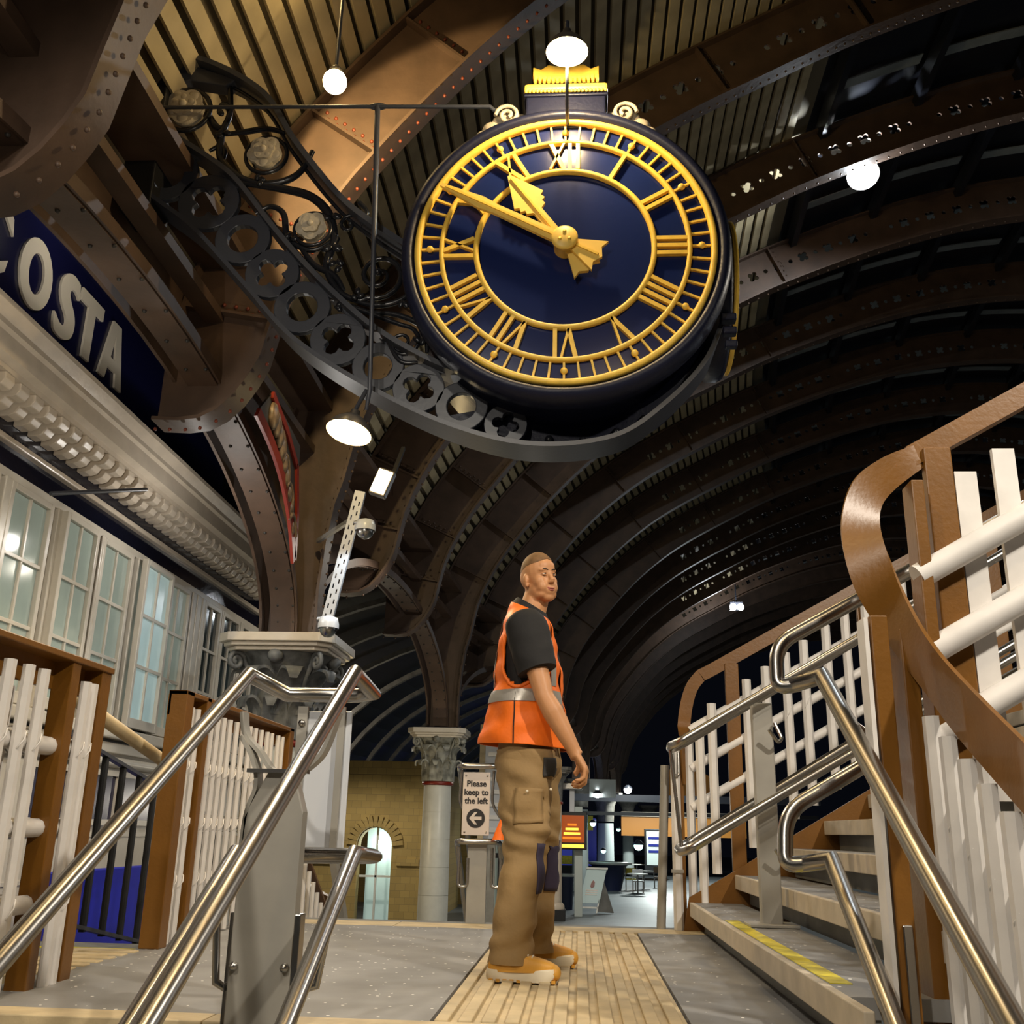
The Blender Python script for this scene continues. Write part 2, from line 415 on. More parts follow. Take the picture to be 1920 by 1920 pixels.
# ------------------------------------------------------------------ roof ribs
# inner curve of the arch in the X-Z plane: steep haunch, flatter crown
_pts = [(-2.60, 4.22), (-2.545, 4.5), (-2.47, 4.85), (-2.30, 5.28), (-2.03, 5.78), (-1.72, 6.22), (-1.28, 6.78), (-.85, 7.28), (-.30, 7.83), (.45, 8.44), (1.25, 8.95), (2.15, 9.44), (3.6, 10.18), (5.7, 10.98), (7.5, 11.42), (9.3, 11.56), (11.1, 11.42), (12.9, 10.98), (15.0, 10.18), (16.45, 9.44), (17.3, 8.95)]
_d = spline([Vector(p) for p in _pts], 24); _acc = [0]
for i in range(1, len(_d)): _acc.append(_acc[-1]+(_d[i]-_d[i-1]).length)
ARCL = _acc[-1]
def arch(sv, off=0):
    """point and outward normal at arc length sv, offset outwards"""
    sv = max(0, min(ARCL-1e-4, sv)); lo, hi = 0, len(_acc)-1
    while hi-lo > 1:
        m = (lo+hi)//2
        if _acc[m] <= sv: lo = m
        else: hi = m
    f_ = (sv-_acc[lo])/(_acc[hi]-_acc[lo]); p = _d[lo].lerp(_d[hi], f_)
    k0, k1 = max(0, lo-6), min(len(_d)-1, hi+6); t = (_d[k1]-_d[k0]).normalized(); n = Vector((-t.y, t.x))
    return p+n*off, n, t
def arc_at_x(x):
    return next(_acc[i] for i in range(len(_d)) if _d[i].x >= x)
DEP = .77                                              # depth of a rib
def xoff(y): return 0 if y < 12 else .0078*(y-12)**2 if y < 29 else 2.254+.10*(y-29)
def rib_paths(column):
    n = 76; arcs = [tuple(arch(ARCL*i/n)[0]) for i in range(n+1)]
    foot = [(-3.42, 3.67), (-3.20, 3.66), (-3.04, 3.68), (-2.90, 3.76), (-2.78, 3.89), (-2.68, 4.05)]
    if column: foot = [(-2.78, 2.46), (-2.78, 3.0), (-2.745, 3.5), (-2.68, 3.95)]
    outer = [tuple(arch(ARCL*(1-i/n), DEP)[0]) for i in range(n+1)]
    outer = [p for p in outer if p[0] > -3.36 or p[1] > 4.6]
    left = [(-3.42, 4.55)] if not column else [(-3.40, 4.5), (-3.40, 2.46)]
    return foot, arcs, outer, left
RIB_LAB = {0: 'nearest riveted brown roof rib with rounded foot at upper left', 1: 'brown roof rib lit golden by lamp behind the clock bracket',
           2: 'dark roof rib with clover holes rising from the nearer column', 3: 'brown roof rib with rounded foot beside the floodlight',
           4: 'grey-lit roof rib with clover holes behind the clock', 5: 'roof rib rising from the second column'}
ORD = ['first', 'second', 'third', 'fourth', 'fifth', 'sixth', 'seventh', 'eighth', 'ninth', 'tenth', 'eleventh', 'twelfth', 'thirteenth', 'fourteenth', 'fifteenth', 'sixteenth', 'seventeenth', 'eighteenth', 'nineteenth', 'twentieth']
def make_rib(k):
    y = 4.39+3.05*k; col = k % 3 == 2; dx = xoff(y)
    rb = empty('roof_rib', (-3.0+dx, y, 2.46 if col else 3.65), RIB_LAB.get(k) or '%s roof rib from the camera, dim far down the shed' % ORD[k], 'roof rib', 'arched roof ribs')
    foot, arcs, outer, left = rib_paths(col)
    poly = foot+arcs+outer+left
    loops = [[(a+dx, b) for a, b in poly]]
    if k <= 12:                                        # clover and round holes along the web
        sv = arc_at_x(1.0); i = 0
        while sv < arc_at_x(13):
            p, nn, tt = arch(sv, DEP/2); cx, cy = p.x+dx, p.y
            if i % 14 not in (6,):
                loops.append(quatrefoil(cx, cy, .105, atan2(nn.y, nn.x)+pi/4) if i % 2 == 0 else circle(cx, cy, .042, 8))
            sv += .245; i += 1
    B().plate(loops, .03, (0, y, 0)).build('web', MT['iron_brown'], rb)
    fl = foot+arcs; p3 = [(a+dx, y, b) for a, b in fl]
    m = 'iron_brown'
    B().strip(p3, [(0, .14 if k < 2 else .12, 0)]*len(p3), .03).build('lower_flange', MT[m], rb)
    p4 = [(a+dx, y, b) for a, b in outer]
    B().strip(p4, [(0, .12, 0)]*len(p4), .03).build('upper_flange', MT[m], rb)
    # angle edge on the web and rivets
    n = len(fl)
    off = []
    for i in range(n):
        ax, az = fl[max(i-1, 0)]; bx, bz = fl[min(i+1, n-1)]; tx, tz = bx-ax, bz-az; L = hypot(tx, tz) or 1
        off.append((fl[i][0]-tz/L*.055+dx, y-.022, fl[i][1]+tx/L*.055))
    if k < 8: B().strip(off, [Vector((-(fl[min(i+1, n-1)][1]-fl[max(i-1, 0)][1]), 0, fl[min(i+1, n-1)][0]-fl[max(i-1, 0)][0])).normalized()*.05 for i in range(n)], .014).build('edge_angle', MT[m], rb)
    if k < 6:
        rv = B(); acc = 0; step = .12 if k < 3 else .2
        for i in range(n-1):
            a, b_ = Vector(p3[i]), Vector(p3[i+1]); L = (b_-a).length; d = (b_-a).normalized(); nn = d.cross(Vector((0, 1, 0))).normalized()
            while acc < L:
                p = a+d*acc
                for s in (-.09, .09): rv.ball(p+Vector((0, s, 0))+nn*.016, .020, 6, (1, 1, 1))
                rv.ball(Vector((p.x, y-.032, p.z))-nn*.055, .017, 6)
                acc += step
            acc -= L
        r_ = rv.build('rivets', MT['rust' if k == 1 else m], rb, recalc=False); r_['kind'] = 'stuff'
    # radial stiffeners on the web
    if k < 9:
        for sv in (.35, 1.15, 2.15, 3.35, 5.0, 6.9, 8.9):
            if (col and sv < .6) or (k == 0 and sv < 2): continue
            p, nn, tt = arch(sv, DEP/2); u = Vector((nn.x, 0, nn.y)); v = Vector((tt.x, 0, tt.y)); c = Vector((p.x+dx, y, p.y))
            B().obox(c+Vector((0, -.06, 0)), u*DEP/2*.97, v*.012, (0, .045, 0)).build('stiffener', MT[m], rb)
            B().obox(c+v*.06+Vector((0, -.021, 0)), u*DEP/2*.93, v*.05, (0, .006, 0)).build('splice_plate', MT[m], rb)
            if k < 5:
                rv = B()
                for j in range(6):
                    for s in (.035, .085): rv.ball(c+u*(-DEP/2+.1+j*.105+(.05 if s > .05 else 0))+v*s+Vector((0, -.03, 0)), .018, 6)
                r_ = rv.build('rivets', MT['rust' if k == 1 else m], rb, recalc=False); r_['kind'] = 'stuff'
    return rb
NRIB = 19
for k in range(NRIB): make_rib(k)

# ------------------------------------------------------------------ roof skin: cream boards below, glazing above
ceil = empty('ceiling', (3, 20, 12), 'boarded and glazed arched roof over the platform', kind='structure')
def skin(off, s0, s1, ys, n, name, m):
    b = B(); vs = []; fs = []
    for y in ys:
        for i in range(n+1):
            p = arch(s0+(s1-s0)*i/n, off)[0]; vs.append((p.x+xoff(y), y, p.y))
    for j in range(len(ys)-1):
        for i in range(n): a = j*(n+1)+i; fs.append((a, a+1, a+n+2, a+n+1))
    b.add(vs, fs, True); return b.build(name, MT[m], ceil)
ysk = [-2]+[4.39+3.05*k for k in range(NRIB)]
SB = arc_at_x(3.98)-.25                                # boards end here, glazing above
skin(DEP+.15, -.0, SB+.1, ysk, 40, 'backing', 'board_back')
skin(DEP+.15, SB+.1, ARCL, ysk, 50, 'roof_cladding', 'roof_dark')
PW = .190
npl = int((SB-.2)/PW)
def plank_mesh(L): return B().box((-.018, 0, -.068), (.018, L, .068))
for k in range(0, 5):
    ya = ysk[k+1]; yb = ysk[k+2]; pm = None; dx0, dx1 = xoff(ya), xoff(yb)
    for i in range(npl):
        p, nn, tt = arch(.2+(i+.5)*PW, DEP+.06); t = atan2(nn.y, nn.x)
        if pm is None: o = plank_mesh((yb-ya-.02)/cos(atan2(dx1-dx0, yb-ya))).build('plank', MT['board'], None); o.parent = ceil; pm = o.data
        else: o = link_mesh('plank', pm, None, ceil)
        o.location = Vector((p.x+dx0, ya+.01, p.y))-wl(ceil)
        o.rotation_euler = (Matrix.Rotation(-atan2(dx1-dx0, yb-ya), 3, 'Z') @ Matrix.Rotation(-t, 3, 'Y')).to_euler()
st_ = B()
for k in range(5, 12):
    ya, yb = ysk[k+1], ysk[k+2]
    for i in range(npl):
        p, nn, tt = arch(.2+(i+.5)*PW, DEP+.06)
        st_.bar((p.x+xoff(ya), ya, p.y), (p.x+xoff(yb), yb, p.y), .036, .13, (tt.x, 0, tt.y))
o = st_.build('far_planks', MT['board'], ceil); o['kind'] = 'stuff'
# purlins and roof panes between the ribs
PS = [SB+.25+1.55*i for i in range(9)]; PS = [p for p in PS if p < ARCL-.3]
for sv in PS:
    b = B()
    for j in range(1, len(ysk)-1):
        ya, yb = ysk[j], ysk[j+1]; p, nn, tt = arch(sv, DEP-.03)
        b.bar((p.x+xoff(ya), ya, p.y), (p.x+xoff(yb), yb, p.y), .2, .12, (tt.x, 0, tt.y))
    b.build('purlin', MT['roof_dark'], ceil)
for k in range(1, 16):
    ya, yb = ysk[k+1], ysk[k+2]
    for j in range(len(PS)-1):
        if j > 5 and k < 3: continue
        for fr, wd in ((.30, .42), (.70, .20)):
            y = ya+(yb-ya)*fr; P = []
            for i in range(5):
                p = arch(PS[j]+.16+(PS[j+1]-PS[j]-.32)*i/4, DEP+.05)[0]; P.append((p.x+xoff(y), y, p.y))
            B().strip(P, [(0, wd/2, 0)]*5, .02).build('roof_pane', MT['roof_glass'], ceil)

# ------------------------------------------------------------------ arcade: arches along the platform carried by columns
def arcade(y0, y1, dxa, dxb, lab):
    yc = (y0+y1)/2; a = (y1-y0)/2-.24
    root = empty('arcade_arch', (-3.05+dxa, yc, 2.46), lab, 'arch', 'arches between the platform columns')
    def X(y): return dxa+(dxb-dxa)*(y-y0)/(y1-y0)
    P = []
    for i in range(33):
        t = pi*i/32; P.append((yc-a*cos(t), 2.46+1.66*sin(t)))
    ptz = [(-3.08+X(y), y, z) for y, z in P]
    B().strip(ptz, [(.125, 0, 0)]*33, .03).build('soffit', MT['iron_brown'], root)
    ribs = B()
    top = 5.13
    poly = [(y0+.05, top), (y0+.05, 2.5)]+[(y, z+.02) for y, z in P]+[(y1-.05, 2.5), (y1-.05, top)]
    vs = []; fs = []
    k_ = (dxb-dxa)/(y1-y0); B().plate([poly], .03, (-3.32+dxa-y0*k_, 0, 0), (k_, 1, 0), (0, 0, 1)).build('spandrel', MT['iron_brown'], root)
    for z, w in ((top, .5), (4.62, .16)):
        B().bar((-3.05+dxa, y0, z), (-3.05+dxb, y1, z), w, .09).build('string_course', MT['iron_brown'], root)
    e = [(-2.94+X(y), y, z+.05) for y, z in P]
    B().strip(e, [(0, 0, .05)]*33, .02).build('edge_angle', MT['iron_brown'], root)
    rv = B()
    for i in range(1, 32):
        for s in (-.08, .08): rv.ball((-3.05+X(P[i][0])+s, P[i][0], P[i][1]-.018), .018, 6)
    r_ = rv.build('rivets', MT['iron_dark'], root, recalc=False); r_['kind'] = 'stuff'
    for s in (0, 1):                                    # slotted decorative panel in the spandrel
        yq = yc+(1.05 if s else -1.05)
    return root
CY = [1.34+9.15*i for i in range(7)]
labs = ['brown iron arch nearest the camera above the landing', 'brown iron arch between the nearer and second columns'] + ['%s arch of the arcade counted from the camera, far off' % ORD[i-1] for i in range(3, 7)]
for i in range(6): arcade(CY[i], CY[i+1], xoff(CY[i]), xoff(CY[i+1]), labs[i])
# ------------------------------------------------------------------ columns
def make_column(x, y, top, shaft_r, cap_m, aba_m, shaft_m, lab, base=True, detail=True, red=True):
    root = empty('column', (x, y, PZ), lab, 'column', 'iron platform columns')
    c = (x, y, 0); s = shaft_r/.29; ab = .60*s
    def sq(h, z0, z1):                                   # chamfered square slab
        k = h*.78; pl = [(h, -k), (h, k), (k, h), (-k, h), (-h, k), (-h, -k), (-k, -h), (k, -h)]
        b = B(); n = 8
        b.add([(x+p[0], y+p[1], z0) for p in pl]+[(x+p[0], y+p[1], z1) for p in pl], [tuple(reversed(range(8))), tuple(range(8, 16))]+[(i, (i+1) % 8, 8+(i+1) % 8, 8+i) for i in range(8)])
        return b
    b = sq(ab, top-.09, top); b2 = sq(ab*.93, top-.13, top-.09); b.add(b2.v, b2.f); b3 = sq(ab*.86, top-.17, top-.13); b.add(b3.v, b3.f)
    b.build('abacus', MT[aba_m], root, .008)
    hb = .86*s
    prof = [(shaft_r*1.02, top-.17-hb), (shaft_r*1.05, top-.17-hb*.7), (shaft_r*1.15, top-.17-hb*.35), (shaft_r*1.45, top-.17-hb*.1), (shaft_r*1.75, top-.17)]
    B().lathe(prof, c, 20).build('capital_bell', MT[cap_m], root)
    if detail:
        for row, (n, z0, h, out, w) in enumerate(((8, top-.17-hb, hb*.5, .16*s, .13*s), (8, top-.17-hb*.72, hb*.55, .24*s, .15*s))):
            for i in range(n):
                a = 2*pi*(i+.5*row)/n; u = Vector((cos(a), sin(a), 0)); v = Vector((-sin(a), cos(a), 0)); P = []; Wd = []
                for q, (rr_, zz, ww) in enumerate(((0, 0, .9), (.03, .35, 1.1), (.09, .7, 1.0), (.55, .95, .8), (1.0, .92, .55), (1.05, .72, .25))):
                    P.append(Vector((x, y, z0+h*zz))+u*(shaft_r*1.06+out*rr_)); Wd.append(v*w*ww)
                P = spline(P, 3); Wd = spline(Wd, 3)
                B().strip(P, Wd, .03*s).build('leaf', MT[cap_m], root)
        for i in range(4):                               # corner volutes
            a = pi/4+i*pi/2; u = Vector((cos(a), sin(a), 0)); v = Vector((-sin(a), cos(a), 0))
            cc = Vector((x, y, top-.27*s))+u*ab*.98; P = []
            for q in range(22):
                t = q/21*4.2*pi*.8; r_ = .10*s*(1-q/26); P.append(cc+u*r_*cos(t)*-1+Vector((0, 0, r_*sin(t))))
            P = [Vector((x, y, top-.55*s))+u*shaft_r*1.1]+P
            B().tube(P, .026*s, 6).build('volute', MT[cap_m], root)
        for i in range(4):
            a = i*pi/2; u = Vector((cos(a), sin(a), 0))
            B().ball(Vector((x, y, top-.22*s))+u*ab*.80, .085*s, 8, (1, 1, .8)).build('flower', MT[cap_m], root)
    zr = top-.17-hb
    if red: B().lathe([(shaft_r*1.0, zr-.07), (shaft_r*1.12, zr-.06), (shaft_r*1.12, zr-.01), (shaft_r, zr)], c, 20).build('neck_ring', MT['red'], root)
    z = zr-.07; n = 6 if detail else 1; dz = (z-(PZ+.12))/n; sb = B()
    for i in range(n):                                  # shaft drums with fine recessed joints
        r_ = shaft_r*(.97+.11*i/n); r2 = shaft_r*(.97+.11*(i+1)/n)
        sb.lathe([(r2-.005, z-(i+1)*dz-.004), (r2-.005, z-(i+1)*dz+.004)], c, 28); sb.lathe([(r2, z-(i+1)*dz+.004), (r_, z-i*dz-.004)], c, 28)
    sb.build('shaft', MT[shaft_m], root)
    if base:
        b = B(); h = shaft_r*1.45; b.box((x-h, y-h, PZ), (x+h, y+h, PZ+.28)); b.build('base', MT['black'], root, .01)
        B().lathe([(shaft_r*1.35, PZ+.28), (shaft_r*1.32, PZ+.38), (shaft_r*1.1, PZ+.44)], c, 20).build('base_moulding', MT[shaft_m], root)
    return root
make_column(-3.06, 10.49, 2.44, .29, 'capital_grey', 'cornice_paint', 'column_white', 'nearer platform column with grey leafy capital and white top slab')
make_column(-2.66, 19.64, 2.40, .265, 'capital_stone', 'white_paint', 'column_white', 'second white column with leafy stone capital and red ring')
make_column(-.72, 29.05, 2.3, .25, 'capital_grey', 'iron_grey', 'cornice_paint', 'cream column on square black base beyond the worker', True, False)
for i, (x, y, lb) in enumerate(((.05, 41.5, 'far white column directly behind the folding sign'), (1.31, 52.7, 'far white column above the navy planter tub'), (2.75, 60, 'far slim white column between tub column and advert screen'), (4.3, 66, 'far pale blue column behind the advert screen'))):
    make_column(x, y, 2.6-.1*i, .30 if i != 1 else .40, 'iron_grey', 'iron_grey', 'far_white', lb, False, False, False)

# red framed heraldic panel beside the nearer column
hp = empty('crest_panel', (-2.80, 8.9, 3.1), 'red-framed carved crest panel in the arch corner by nearer column', 'panel')
def yz(b, pts, th, x, m, nm): return b.plate([pts], th, (x, 0, 0), (0, 1, 0), (0, 0, 1)).build(nm, MT[m], hp)
yz(B(), [(7.95, 4.00), (8.3, 4.33), (9.30, 4.2), (9.42, 3.1)]+[(9.2, 3.38), (8.75, 3.74), (8.4, 3.90)], .02, -2.795, 'iron_dark', 'backing')
outl = spline([(7.92, 3.98), (8.4, 3.86), (8.8, 3.68), (9.15, 3.40), (9.38, 3.05)], 6)
B().strip([(-2.775, p[0], p[1]) for p in outl], [(0, .035, .05)]*len(outl), .03).build('red_edge', MT['red'], hp)
B().strip([(-2.775, a, b_) for a, b_ in ((8.27, 4.30), (8.8, 4.15), (9.20, 3.95))], [(0, .01, .035)]*3, .03).build('red_edge', MT['red'], hp)
B().strip([(-2.775, a, b_) for a, b_ in ((9.20, 3.97), (9.36, 3.5), (9.40, 3.05))], [(0, .035, 0)]*3, .03).build('red_edge', MT['red'], hp)
rc = random.Random(3)
for i in range(9):
    t = i/8; yy = 8.35+.88*t; zz = 4.12-.80*t**1.5
    B().ball((-2.77, yy, zz), .11*(1-.45*t), 8, (.4, 1, 1.25)).build('crest_relief', MT['crest'], hp)
P = [Vector((-2.76, 8.42+.85*i/30+.05*sin(i*.9), 4.10-.82*(i/30)**1.5+.07*cos(i*.9))) for i in range(31)]
B().tube(P, .022, 6).build('crest_scroll', MT['crest'], hp)

# ------------------------------------------------------------------ the cafe building on the left
XW = -4.3
fac = empty('wall_left', (XW, 9, PZ), 'cream painted timber cafe front with tall windows', kind='structure')
Y0, Y1 = 4.6, 13.15
B().box((XW-.3, Y0, PZ), (XW-.06, Y1, 5.3)).build('backing_wall', MT['black'], fac)
B().box((XW-.06, Y0, PZ), (XW-.0, Y1, 1.28)).build('panelling', MT['white_paint'], fac)
for z in (-1.2, -.75, -.3, .1, .45): B().box((XW, Y0, z), (XW+.012, Y1, z+.03)).build('weatherboard_lip', MT['white_paint'], fac)
B().box((XW-.05, Y0, 1.30), (XW+.12, Y1, 1.40)).build('sill', MT['white_paint'], fac, .015)
B().box((XW-.05, Y0, 1.18), (XW+.06, Y1, 1.27)).build('sill_mould', MT['white_paint'], fac, .01)
B().tube([(XW+.04, Y0, 1.10), (XW+.04, Y1, 1.10)], .05, 10).build('sill_roll', MT['white_paint'], fac)
for y in (7.75, 8.7, 9.6, 10.5):                       # small dark lights below the sill
    w = empty('window', (XW, y, .55)); w.parent = fac; w.location = Vector((XW, y, .55))-wl(fac); WL[w.name] = tuple(w.location)
    B().box((XW-.01, y, .60), (XW+.015, y+.75, .98)).build('pane', MT['sign_navy'], w)
    b = B()
    for q in ((y-.05, .55, y, 1.03), (y+.75, .55, y+.8, 1.03), (y, .55, y+.75, .60), (y, .98, y+.75, 1.03)): b.box((XW-.01, q[0], q[1]), (XW+.04, q[2], q[3]))
    b.build('window_frame', MT['white_paint'], w)
# head, friezes and the long bead between them
B().box((XW-.06, Y0, 3.02), (XW+.03, Y1, 3.09)).build('window_head', MT['white_paint'], fac, .006)
B().box((XW-.06, Y0, 3.09), (XW+.0, Y1, 3.62)).build('frieze', MT['frieze_black'], fac)
B().box((XW-.06, Y0, 3.265), (XW+.06, Y1, 3.31)).build('bead', MT['cornice_paint'], fac, .012)
B().box((XW-.06, Y0, 3.30), (XW+.03, Y1, 3.33)).build('bead', MT['cornice_paint'], fac, .006)
# cornice: stepped moulding
prof = [(XW, 3.60), (XW+.27, 3.60), (XW+.27, 3.64), (XW+.34, 3.66), (XW+.34, 3.80), (XW+.37, 3.82), (XW+.37, 3.86), (XW+.43, 3.93), (XW+.43, 3.97), (XW+.05, 4.03), (XW, 4.03)]
b = B(); n = len(prof)
b.add([(p[0], Y0, p[1]) for p in prof]+[(p[0], Y1, p[1]) for p in prof], [(i, (i+1) % n, n+(i+1) % n, n+i) for i in range(n)]+[tuple(range(n)), tuple(reversed(range(n, 2*n)))])
b.build('cornice', MT['cornice_paint'], fac)
y = Y0+.1; me_m = None
while y < Y1-.1:                                        # scalloped brackets under the cornice
    if me_m is None:
        pl = [(0, 0), (.262, 0), (.268, -.05), (.24, -.095), (.19, -.105), (.155, -.10), (.125, -.145), (.07, -.165), (0, -.17)]
        o = B().plate([pl], .125, (0, 0, 0), (1, 0, 0), (0, 0, 1)).build('bracket', MT['cornice_paint'], None); o.parent = fac; me_m = o.data
        m_ = o.modifiers.new('bevel', 'BEVEL'); m_.width = .014; m_.segments = 2
    else:
        o = link_mesh('bracket', me_m, None, fac); m_ = o.modifiers.new('bevel', 'BEVEL'); m_.width = .014; m_.segments = 2
    o.location = Vector((XW, y, 3.60))-wl(fac); WL[o.name] = tuple(o.location); y += .205
# windows
def sash(y, w, z0, z1, m, proud=.0, turn=0, rows=3, cols=2, lab=None):
    s = empty('window', (XW+.02+proud, y, z0)); s.parent = fac; s.location = Vector((XW+.02+proud, y, z0))-wl(fac); WL[s.name] = tuple(s.location)
    s.rotation_euler.z = turn
    x = XW+.02+proud; fr = .052
    b = B()
    for q in ((y, z0, y+fr, z1), (y+w-fr, z0, y+w, z1), (y+fr, z0, y+w-fr, z0+.09), (y+fr, z1-fr, y+w-fr, z1)): b.box((x-.03, q[0], q[1]), (x+.03, q[2], q[3]))
    b.build('window_frame', MT['white_paint'], s, .006)
    g = .016; ph = (z1-fr-z0-.09)/rows; pw = (w-2*fr)/cols
    for i in range(1, rows): B().box((x-.015, y+fr, z0+.09+i*ph-g), (x+.018, y+w-fr, z0+.09+i*ph+g)).build('glazing_bar', MT['white_paint'], s, .004)
    for j in range(1, cols): B().box((x-.017, y+fr+j*pw-g*.8, z0+.09), (x+.014, y+fr+j*pw+g*.8, z1-fr)).build('glazing_bar', MT['white_paint'], s, .004)
    for i in range(rows):
        for j in range(cols):
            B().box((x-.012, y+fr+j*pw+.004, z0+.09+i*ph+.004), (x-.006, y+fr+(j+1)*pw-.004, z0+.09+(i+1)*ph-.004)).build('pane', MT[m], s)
    if lab: s['label'] = lab
    return s
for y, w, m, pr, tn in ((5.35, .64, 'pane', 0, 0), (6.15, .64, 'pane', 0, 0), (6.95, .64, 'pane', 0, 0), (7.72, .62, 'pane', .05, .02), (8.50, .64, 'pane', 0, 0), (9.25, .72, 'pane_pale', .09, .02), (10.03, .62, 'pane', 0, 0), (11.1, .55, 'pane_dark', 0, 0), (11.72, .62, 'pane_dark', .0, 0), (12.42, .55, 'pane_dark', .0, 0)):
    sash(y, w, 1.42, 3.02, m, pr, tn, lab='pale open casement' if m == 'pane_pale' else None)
for y in (5.27, 6.07, 6.87, 7.67, 8.47, 9.25, 10.72, 10.86, 11.02, 11.68, 12.38, 13.04):
    B().box((XW-.06, y, 1.4), (XW+.045, y+.09, 3.03)).build('mullion', MT['white_paint'], fac, .008)
B().box((XW-.06, 10.72, 1.4), (XW+.035, 11.08, 3.03)).build('pilaster', MT['white_paint'], fac, .01)

# fascia with the shop name
XS = -4.2
sg = empty('shop_sign', (XS, 7.3, 4.1), 'navy fascia sign with large cream COSTA lettering', 'sign')
B().box((XS-.04, Y0, 4.03), (XS, 11.05, 5.25)).build('fascia_board', MT['sign_navy'], sg)
B().box((XS-.02, Y0, 4.04), (XS+.10, 8.6, 4.10)).build('light_trough', MT['black_grey'], sg, .01)
B().tube([(XS+.03, Y0, 5.1), (XS+.03, 8.6, 5.1)], .02, 8).build('conduit', MT['black_grey'], sg)
def letter(loops, y, w, h, z0): B().plate([[(a*w, b*h) for a, b in lp] for lp in loops], .02, (XS+.012, y, z0), (0, 1, 0), (0, 0, 1)).build('letter', MT['sign_letter'], sg)
def oval(cx, cy, rx, ry, n=24, p=1): return [(cx+rx*cos(2*pi*i/n), cy+ry*sin(2*pi*i/n)) for i in range(n)]
lh, lz = .57, 4.31
# C with flared terminals
ou = [(.5+.5*cos(t), .5+.5*sin(t)) for t in [radians(50+260*i/22) for i in range(23)]]
inn = [(.52+.26*cos(t), .5+.36*sin(t)) for t in [radians(300-240*i/18) for i in range(19)]]
letter([ou+[(.86, .30)]+inn+[(.88, .66)]], 5.86, .48, lh, lz)
letter([oval(.5, .5, .5, .51), list(reversed(oval(.5, .5, .235, .30)))], 6.42, .46, lh, lz)
S_ = [(.92, .98), (.98, .74), (.80, .80), (.62, .79), (.56, .70), (.66, .60), (.84, .48), (.94, .33), (.90, .14), (.72, .02), (.45, -.03), (.12, .02), (.06, .26), (.30, .17), (.50, .17), (.58, .24), (.52, .34), (.30, .46), (.16, .62), (.18, .82), (.38, .97), (.66, 1.02)]
Sm = spline([Vector((a, b_)) for a, b_ in S_]+[Vector(S_[0])], 3)[:-1]
letter([[(p[0], p[1]) for p in Sm]], 6.95, .37, lh, lz)
letter([[(.0, 1.0), (.0, .80), (.34, .80), (.34, 0), (.66, 0), (.66, .80), (1, .80), (1, 1)]], 7.34, .40, lh, lz)
letter([[(.33, 1), (.0, 0), (.27, 0), (.33, .22), (.67, .22), (.73, 0), (1.0, 0), (.67, 1)], [(.40, .40), (.5, .80), (.60, .40)]], 7.78, .46, lh, lz)
light('sign_light', (-3.4, 6.7, 5.0), 10, WARMW, .1)

# ------------------------------------------------------------------ railings with white pickets
PICK = {}
def picket_mesh(L, w, d):
    key = (round(L, 3), w, d)
    if key not in PICK:
        b = B(); c = .3
        pr = [(-w/2, 0), (-w/2, d*.45), (-w*.24, d), (w*.24, d), (w/2, d*.45), (w/2, 0)]
        n = 6; b.add([(p[0], -p[1], 0) for p in pr]+[(p[0], -p[1], L) for p in pr], [(i, (i+1) % n, n+(i+1) % n, n+i) for i in range(n)]+[tuple(range(n)), tuple(range(n, 2*n))])
        o = b.build('picket', MT['picket_white'], None); PICK[key] = o.data; COL.objects.unlink(o); bpy.data.objects.remove(o)
    return PICK[key]
def picket(root, p, L, rz=0, w=.05, d=.028):
    o = link_mesh('picket', picket_mesh(L, w, d), None, root); o.location = Vector(p)-wl(root); o.rotation_euler.z = rz; return o
def tie(root, c, r, axis):                              # twisted wire round a picket and its rail
    c = Vector(c); a = Vector(axis).normalized(); u = Vector((0, 0, 1)); v = a.cross(u)
    P = [c+v*r*cos(t)*1.0+u*r*sin(t)+a*.02*sin(2*t) for t in [2*pi*i/10 for i in range(10)]]
    B().tube(P, .0035, 4, closed=True).build('wire_tie', MT['picket_white'], root)

# near left panel beside the landing
p1 = empty('picket_railing', (-1.98, 3.4, 0), 'nearer brown-framed picket railing at left edge of the landing', 'railing', 'picket railings')
for ya, yb in ((4.05, 4.135), (3.80, 3.865), (2.2, 2.28)): B().box((-2.03, ya, -.05), (-1.95, yb, 1.19)).build('post', MT['rail_brown'], p1, .004)
B().box((-2.04, 2.2, 1.165), (-1.94, 4.135, 1.19)).build('top_rail', MT['rail_brown'], p1, .004)
B().box((-2.04, 2.2, 1.06), (-2.025, 4.135, 1.17)).build('top_angle', MT['rail_brown'], p1)
for z in (.845, .55, .285): B().tube([(-2.0, 2.27, z), (-2.0, 4.03, z)], .034, 10).build('cross_rail', MT['picket_white'], p1)
for y in (2.62, 2.78, 2.94, 3.09, 3.24, 3.368, 3.492, 3.60, 3.93, 4.01-.03):
    if y == 4.01-.03: y = 3.99
    picket(p1, (-1.965, y, -.02), 1.125, pi/2)
    for z in (.845, .285):
        if y > 3: tie(p1, (-1.975, y, z), .046, (0, 1, 0))
for y in (3.30, 3.43, 3.55, 3.90): picket(p1, (-2.04, y, -.02), 1.06, -pi/2)

